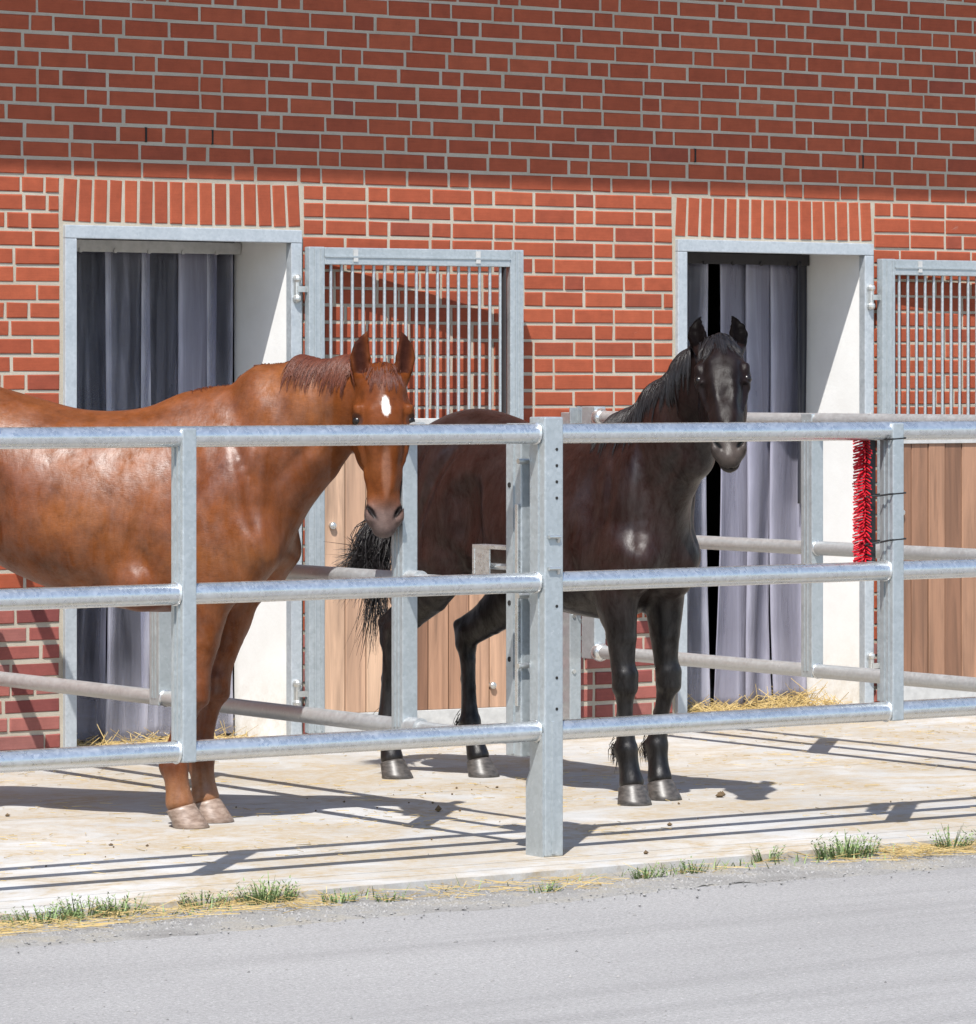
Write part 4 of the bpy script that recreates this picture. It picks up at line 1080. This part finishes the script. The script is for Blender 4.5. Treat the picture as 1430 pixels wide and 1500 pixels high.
k2 = 1.0
BL = (-1.41, -3.14, 0)
f2 = np.array((.789, -.614, 0)); tl = math.radians(37)
HD2 = dict(sc=k2, trunk=[(x - .07 - (.12 if x > .3 else .10 if x > .2 else .05 if x > .05 else 0), t, b_, w * (.86 if x > .05 else 1), wc, sh) for (x, t, b_, w, wc, sh) in TR],
    muscles=[((e[0][0] - .07 - (.07 if e[0][0] > .2 else .04 if e[0][0] > .1 else 0), e[0][1] * .86, e[0][2]),) + tuple(e[1:]) for e in MU], mat=m_dark, hoof_mat=m_hoof2, coat=dark_coat,
    neck=[((-.01, 0, 1.33), .165, .28, (-.7, 0, .8)), ((.26, -.01, 1.555), .12, .22, (-.75, 0, .7)), ((.46, -.04, 1.73), .095, .165, (-.75, 0, .65)), ((.56, -.075, 1.835), .08, .12, (-.7, 0, .7))],
    head=((.625, -.095, 1.895), np.array((0, 0, -1)) * math.cos(tl) + f2 * math.sin(tl) + np.array((-f2[1], f2[0], 0)) * .05, f2 * math.cos(tl) + np.array((0, 0, 1)) * math.sin(tl)), head_sc=.985, head_w=1.09, eye_t=.022, creases=CR + [([(.24, .11, 1.30), (.38, .09, 1.46), (.50, .08, 1.62)], .026, .010)], ears=[(.14, -.05, .2), (.14, -.05, .2)],
    fore=[[(.10, -.12, 1.06), (.0, -.135, .92), (.045, -.125, .50), (.045, -.115, .225), (.075, -.11, .088, -.35)],
          [(.10, .11, 1.06), (-.03, .12, .92), (.00, .145, .50), (-.05, .125, .225), (-.02, .118, .088, -.1)]],
    hind=[[(-1.13, -.13, 1.22), (-1.07, -.19, 1.0), (-1.51, -.20, .63), (-1.53, -.215, .24), (-1.49, -.215, .088)],
          [(-1.08, .13, 1.22), (-.90, .19, .95), (-1.42, .15, .61), (-1.38, .135, .24), (-1.32, .135, .088)]],
    dock=[((-1.52, 0, 1.42), .05), ((-1.62, 0, 1.36), .04), ((-1.68, -.03, 1.20), .03)])
r2, b2, F2, H2 = build_horse('horse', BL, math.radians(-88), HD2)
tag(r2, 'dark brown horse with black legs standing behind the bolted post', 'horse', 'horses in the paddocks')

# ---- manes, forelocks, tails
def crest(F, D, t0, t1, n, seed, side=(0, 1, 0), spread=.02):
    """points on the ridge of the neck, from near the poll (t=1) towards the withers (t=0)"""
    rng = np.random.RandomState(seed)
    nk = D['neck']; P = np.array([q[0] for q in nk]); U = np.array([np.array(q[3], float) / np.linalg.norm(q[3]) for q in nk]); Rr = np.array([q[2] for q in nk])
    Rs = []
    for t in rng.uniform(t0, t1, n):
        x = t * (len(nk) - 1); i = min(int(x), len(nk) - 2); fr = x - i
        p = P[i] + (P[i+1] - P[i]) * fr; u = U[i] + (U[i+1] - U[i]) * fr; r = Rr[i] + (Rr[i+1] - Rr[i]) * fr
        Rs.append(p + u * r * 1.3 + np.array(side) * rng.normal(0, spread))
    p = np.array(Rs)
    for it in range(12): p = p - F.grad(p) * (F.sample(p) * .8)[:, None]
    return p
def lock(P, n, jit, seed, steps=14):
    rng = np.random.RandomState(seed); out = []
    P = np.array(P, float)
    for i in range(n):
        q = P + rng.normal(0, 1, P.shape) * np.array(jit)[:, None]
        q[-1] += rng.normal(0, .05, 3)
        t = np.linspace(0, len(q) - 1, steps); c = []
        for x in t:      # catmull-rom
            k_ = min(int(x), len(q) - 2); f_ = x - k_
            a = q[max(k_-1, 0)]; b_ = q[k_]; c_ = q[k_+1]; d_ = q[min(k_+2, len(q)-1)]
            c.append(.5 * (2*b_ + (c_-a)*f_ + (2*a-5*b_+4*c_-d_)*f_**2 + (3*b_-a-3*c_+d_)*f_**3))
        out.append(np.array(c))
    return out
R = crest(F1, HD1, .42, .97, 1900, 3)
strands_mesh('mane', comb(F1, R, (-.55, -1, .1), .17, 14, .004, .35, 1.0, 4, 260, (.2, 1.25)), .0016, m_mane1, b1)
R = crest(F1, HD1, .05, .45, 200, 5, spread=.012)
strands_mesh('mane', comb(F1, R, (-.3, 1, .1), .14, 8, .004, .4, 1.0, 6, 20), .0017, m_mane1, b1)
w_f = 1
o_, u_, f_, w_ = H1
rng = np.random.RandomState(8)
R = o_ + np.outer(rng.uniform(-.035, .03, 300), u_) + np.outer(rng.uniform(-.03, .04, 300), f_) + np.outer(rng.normal(0, .016, 300), w_)
for it in range(10): R = R - F1.grad(R) * (F1.sample(R) * .8)[:, None]
strands_mesh('forelock', comb(F1, R, u_, .075, 8, .0025, .15, .9, 9, 20, (.2, 1.2)), .0013, m_mane1, b1)
strands_mesh('tail', lock([(-1.66, 0, 1.42), (-1.78, 0, 1.28), (-1.80, 0, .9), (-1.76, 0, .45)], 420, (.02, .03, .05, .05), 10), .0035, m_mane1, b1)

R = crest(F2, HD2, .10, 1.0, 1900, 13, spread=.014)
strands_mesh('mane', comb(F2, R, (.0, -1, .15), .25, 14, .006, .15, 1.0, 14, 100, (.4, 1.2)), .0018, m_mane2, b2)
o_, u_, f_, w_ = H2
R = o_ + np.outer(rng.uniform(-.03, .03, 380), u_) + np.outer(rng.uniform(-.03, .035, 380), f_) + np.outer(rng.normal(0, .016, 380), w_)
for it in range(10): R = R - F2.grad(R) * (F2.sample(R) * .8)[:, None]
strands_mesh('forelock', comb(F2, R, u_, .15, 12, .003, .10, .9, 19, 14, (.2, 1.2)), .0014, m_mane2, b2)
strands_mesh('tail', lock([(-1.60, -.02, 1.40), (-1.70, -.05, 1.25), (-1.73, -.14, 1.02), (-1.70, -.22, .90)], 1300, (.02, .028, .036, .042), 20) +
             lock([(-1.60, -.02, 1.40), (-1.70, -.05, 1.22), (-1.68, -.15, .95), (-1.65, -.19, .62)], 160, (.02, .022, .028, .030), 21), .0028, m_mane2, b2)
fl = []
for J in HD2['fore'] + HD2['hind']:
    p = np.array(J[3][:3]) + np.array((-.05, 0, -.005))
    for i in range(70):
        a = rng.normal(0, .016, 3); c0 = p + a + np.array((.012, 0, .02)); c1 = c0 + np.array((-.022, 0, -.03)) + rng.normal(0, .006, 3); c2 = c1 + np.array((-.002, 0, -.045)) + rng.normal(0, .010, 3)
        fl.append(np.array([c0, (c0 + c1) / 2 + (-.003, 0, 0), c1, (c1 + c2) / 2, c2]))
strands_mesh('fetlock_hair', fl, .0018, m_mane2, b2)
del F1, F2
# ------------------------------------------------------------------ straw, grit, weeds
def straw_mat(name, c0, c1):
    m, nd, lk, b = new_mat(name); g = N(nd, 'ShaderNodeNewGeometry'); r = ramp(nd, [(0, c0), (.6, c1), (1, tuple(v * .6 for v in c0))]); lk.new(g.outputs['Random Per Island'], r.inputs[0])
    lk.new(r.outputs[0], b.inputs['Base Color']); b.inputs['Roughness'].default_value = .6; return m
M_straw = straw_mat('straw', (.42, .29, .10), (.60, .45, .20)); M_grass = straw_mat('weed_leaf', (.11, .17, .055), (.20, .27, .10)); M_stone = straw_mat('grit', (.16, .155, .15), (.25, .24, .23))
M_dung = plain('dung', (.10, .065, .032), .95)
def blade(mb, p, d, l, w, bend, up=.3):
    d = Vector(d).normalized(); s = d.cross(Vector((0, 0, 1))); s = s.normalized() if s.length > .01 else Vector((1, 0, 0))
    V = []
    for i in range(4):
        t = i / 3; c = Vector(p) + d * (l * t) + Vector((0, 0, -bend * t * t)); ww = w * (1 - .75 * t)
        V += [c - s * ww, c + s * ww]
    mb.add(V, [(0, 1, 3, 2), (2, 3, 5, 4), (4, 5, 7, 6)])
def stalk(mb, p, a, tilt, l, w):
    d = Vector((math.cos(a) * math.cos(tilt), math.sin(a) * math.cos(tilt), math.sin(tilt)))
    mb.tube(p, Vector(p) + d * l, w, 4, w * .7, caps=False)
rs = random.Random(21)
st = MB()
def scatter(n, x0, x1, y0, y1, z, l=(.04, .12), tl=.08, dens=None):
    k_ = 0
    while k_ < n:
        x, y = rs.uniform(x0, x1), rs.uniform(y0, y1)
        if dens and rs.random() > dens(x, y): k_ += .2; continue
        stalk(st, (x, y, z + rs.uniform(.001, .008)), rs.uniform(0, 6.28), rs.uniform(0, tl), rs.uniform(*l), rs.uniform(.0009, .0018)); k_ += 1
def clump(x, y):
    return max(0, math.sin(x * 2.1 + 1.3) * math.sin(y * 2.7 + x) * .5 + .35 + .3 * math.sin(x * 5 + y * 3))
scatter(1700, -6, 2.5, -4.2, -.3, 0, (.02, .07), .03, clump)
scatter(700, -6.2, 1.0, -5.35, -5.05, -.022, (.05, .16), .12, lambda x, y: max(.08, math.sin(x * 3.1 + .4) * .6 + .3))
scatter(500, -1.8, -.3, -5.32, -5.05, -.020, (.05, .17), .2)
scatter(300, -6.0, -4.3, -5.32, -5.05, -.020, (.05, .17), .2)
o = st.build('scattered_straw', M_straw); tag(o, 'dry straw bits scattered over apron and verge', 'straw', kind='stuff')
for (d, nm, lab) in ((D1_, 0, 'straw bedding spilling over the threshold behind the chestnut horse'), (D2_, 1, 'straw bedding heaped on the threshold beside the dark horse')):
    st = MB()
    for i in range(1500 if nm else 700):
        u = rs.random(); x = d[0] + .08 + (d[1] - d[0] - .16) * u; y = rs.uniform(.02, .60)
        hz = (.38 if nm else .2) * (.04 + .05 * math.sin(u * 9 + 1) + (.16 * math.exp(-((u - .92) / .12) ** 2) + .14 * math.exp(-((u - .12) / .10) ** 2) if nm else .03)) * min(1, y * 3.2)
        stalk(st, (x, y, .015 + rs.random() * max(hz, .01)), rs.uniform(0, 6.28), rs.gauss(.0, .35), rs.uniform(.05, .16), rs.uniform(.0012, .0024))
    o = st.build('straw_bedding', M_straw); tag(o, lab, 'straw', kind='stuff')
# grit on the verge and loose chips on the road
gr = MB()
def pebble(mb, p, r):
    V = [(p[0] + r * rs.uniform(.6, 1.2) * a, p[1] + r * rs.uniform(.6, 1.2) * b_, p[2] + r * rs.uniform(.5, .8) * c_) for a, b_, c_ in ((1, 0, 0), (-1, 0, 0), (0, 1, 0), (0, -1, 0), (0, 0, 1), (0, 0, -1))]
    mb.add(V, [(0, 2, 4), (2, 1, 4), (1, 3, 4), (3, 0, 4), (2, 0, 5), (1, 2, 5), (3, 1, 5), (0, 3, 5)])
for i in range(6500): pebble(gr, (rs.uniform(-6.8, 1.5), min(-5.04, rs.gauss(-5.33, .14)), -.024), abs(rs.gauss(.0032, .0022)) + .0015)
for i in range(350): pebble(gr, (rs.uniform(-8, 0), rs.uniform(-9, -5.5), -.029), abs(rs.gauss(.004, .0025)) + .0015)
o = gr.build('gravel', M_stone); tag(o, 'loose grey grit along the road edge', 'gravel', kind='stuff')
# crumbs of dung on the apron
db = MB()
for i in range(34):
    x, y = rs.choice(((-2.35, -2.6), (-1.1, -3.3), (-1.7, -2.2), (-3.2, -3.9), (-1.6, -4.0), (-4.3, -3.4))); pebble(db, (x + rs.gauss(0, .35), y + rs.gauss(0, .25), .004), abs(rs.gauss(.004, .0025)) + .002)
for (x, y, r) in ((-2.36, -3.03, .024), (-1.05, -3.22, .024), (-1.0, -3.17, .02), (-1.93, -4.02, .016), (-2.62, -4.78, .016), (-3.9, -2.2, .014)): pebble(db, (x, y, r * .4), r)
o = db.build('dung_crumbs', M_dung); tag(o, 'brown dung crumbs strewn on the concrete', 'dung', kind='stuff')
# weeds along the edge of the concrete
def weed(x, y, h, n, spread, label, tall=0):
    e = empty('weed', (x, y, -.024)); tag(e, label, 'weed', 'weeds along the concrete edge')
    m = MB()
    for i in range(n):
        a = rs.uniform(0, 6.28); r = rs.random() ** .5 * spread; t = rs.uniform(.5, 1.35)
        p = (math.cos(a) * r * 1.5, math.sin(a) * r * .6, 0)
        hh = .8 * h * rs.uniform(.35, 1.0) * (1 - .4 * r / max(spread, .01))
        d = (math.cos(a) * .45, math.sin(a) * .45, t)
        blade(m, p, d, hh, rs.uniform(.0018, .0040), rs.uniform(0, .35) * hh)
        if rs.random() < .75:       # small side leaves up the stem
            for q in range(4):
                b2_ = rs.uniform(0, 6.28); f_ = (q + 1) / 5; dv = Vector(d).normalized()
                blade(m, Vector(p) + dv * hh * f_, (math.cos(b2_), math.sin(b2_), .6), hh * .17, .0034, .0)
    m.build('leaves', M_grass, e)
    m = MB()
    for i in range(max(4, n // 6)): stalk(m, (rs.gauss(0, spread), rs.gauss(0, spread * .5), .002), rs.uniform(0, 6.28), rs.uniform(.0, .5), rs.uniform(.04, .12), .0013)
    m.build('dry_stems', M_straw, e)
WEEDS = [((63, 1352), .085, 60, .10, 'broad low green weed nearest the left edge of the picture'), ((130, 1343), .10, 55, .08, 'upright green weed second from the left along the concrete edge'),
         ((175, 1338), .10, 34, .06, 'thin green weed third from the left along the concrete edge'), ((285, 1326), .085, 40, .055, 'compact green weed below the shadow of the left upright'),
         ((392, 1322), .11, 80, .075, 'dense bushy weed in front of the gap before the bolted post'), ((497, 1322), .06, 30, .05, 'small round weed right of the dense bushy weed'),
         ((570, 1320), .045, 18, .04, 'tiny weed on the grit, left of the bolted post'), ((800, 1306), .05, 16, .04, 'tiny weed on the grit under the bolted post'),
         ((948, 1286), .08, 28, .04, 'small weed just right of the bolted post below the dark horse'), ((1015, 1278), .07, 24, .05, 'sparse weed in dry straw below the dark horse'),
         ((1122, 1262), .10, 16, .035, 'slender tall weed left of the largest weed on the right'), ((1240, 1256), .12, 95, .085, 'largest leafy weed in the straw under the red brush'),
         ((1395, 1245), .125, 36, .05, 'tall forked weed nearest the right edge of the picture')]
def ground_pt(px, py, z=-.024):
    l = (px - 715) / 6300; v = -(py - 558) / 6300; S_, C_ = math.sin(TH), math.cos(TH)
    r = Vector((S_ + l * C_, C_ - l * S_, v)); t = (z - cam.location.z) / r.z; return cam.location + r * t
for (p, h, n, s, lab) in WEEDS:
    g = ground_pt(*p); weed(g.x, min(g.y, -5.05), h * 1.5, int(n * 1.7), s * 1.1, lab)

# ragged ground cover between the weeds
vg = MB()
for i in range(1500):
    x = rs.uniform(-6.6, 1.2); dn = .35 + .35 * math.sin(x * 2.3 + .7) + .3 * math.sin(x * 6.1)
    if rs.random() > max(.08, dn): continue
    p = (x, rs.gauss(-5.14, .045), -.024)
    if p[1] > -5.03: continue
    a = rs.uniform(0, 6.28); blade(vg, p, (math.cos(a) * .6, math.sin(a) * .6, rs.uniform(.3, 1.2)), rs.uniform(.015, .06), rs.uniform(.0015, .003), rs.uniform(0, .015))
o = vg.build('low_grass', M_grass); tag(o, 'sparse low grass blades along the concrete edge', 'grass', kind='stuff')
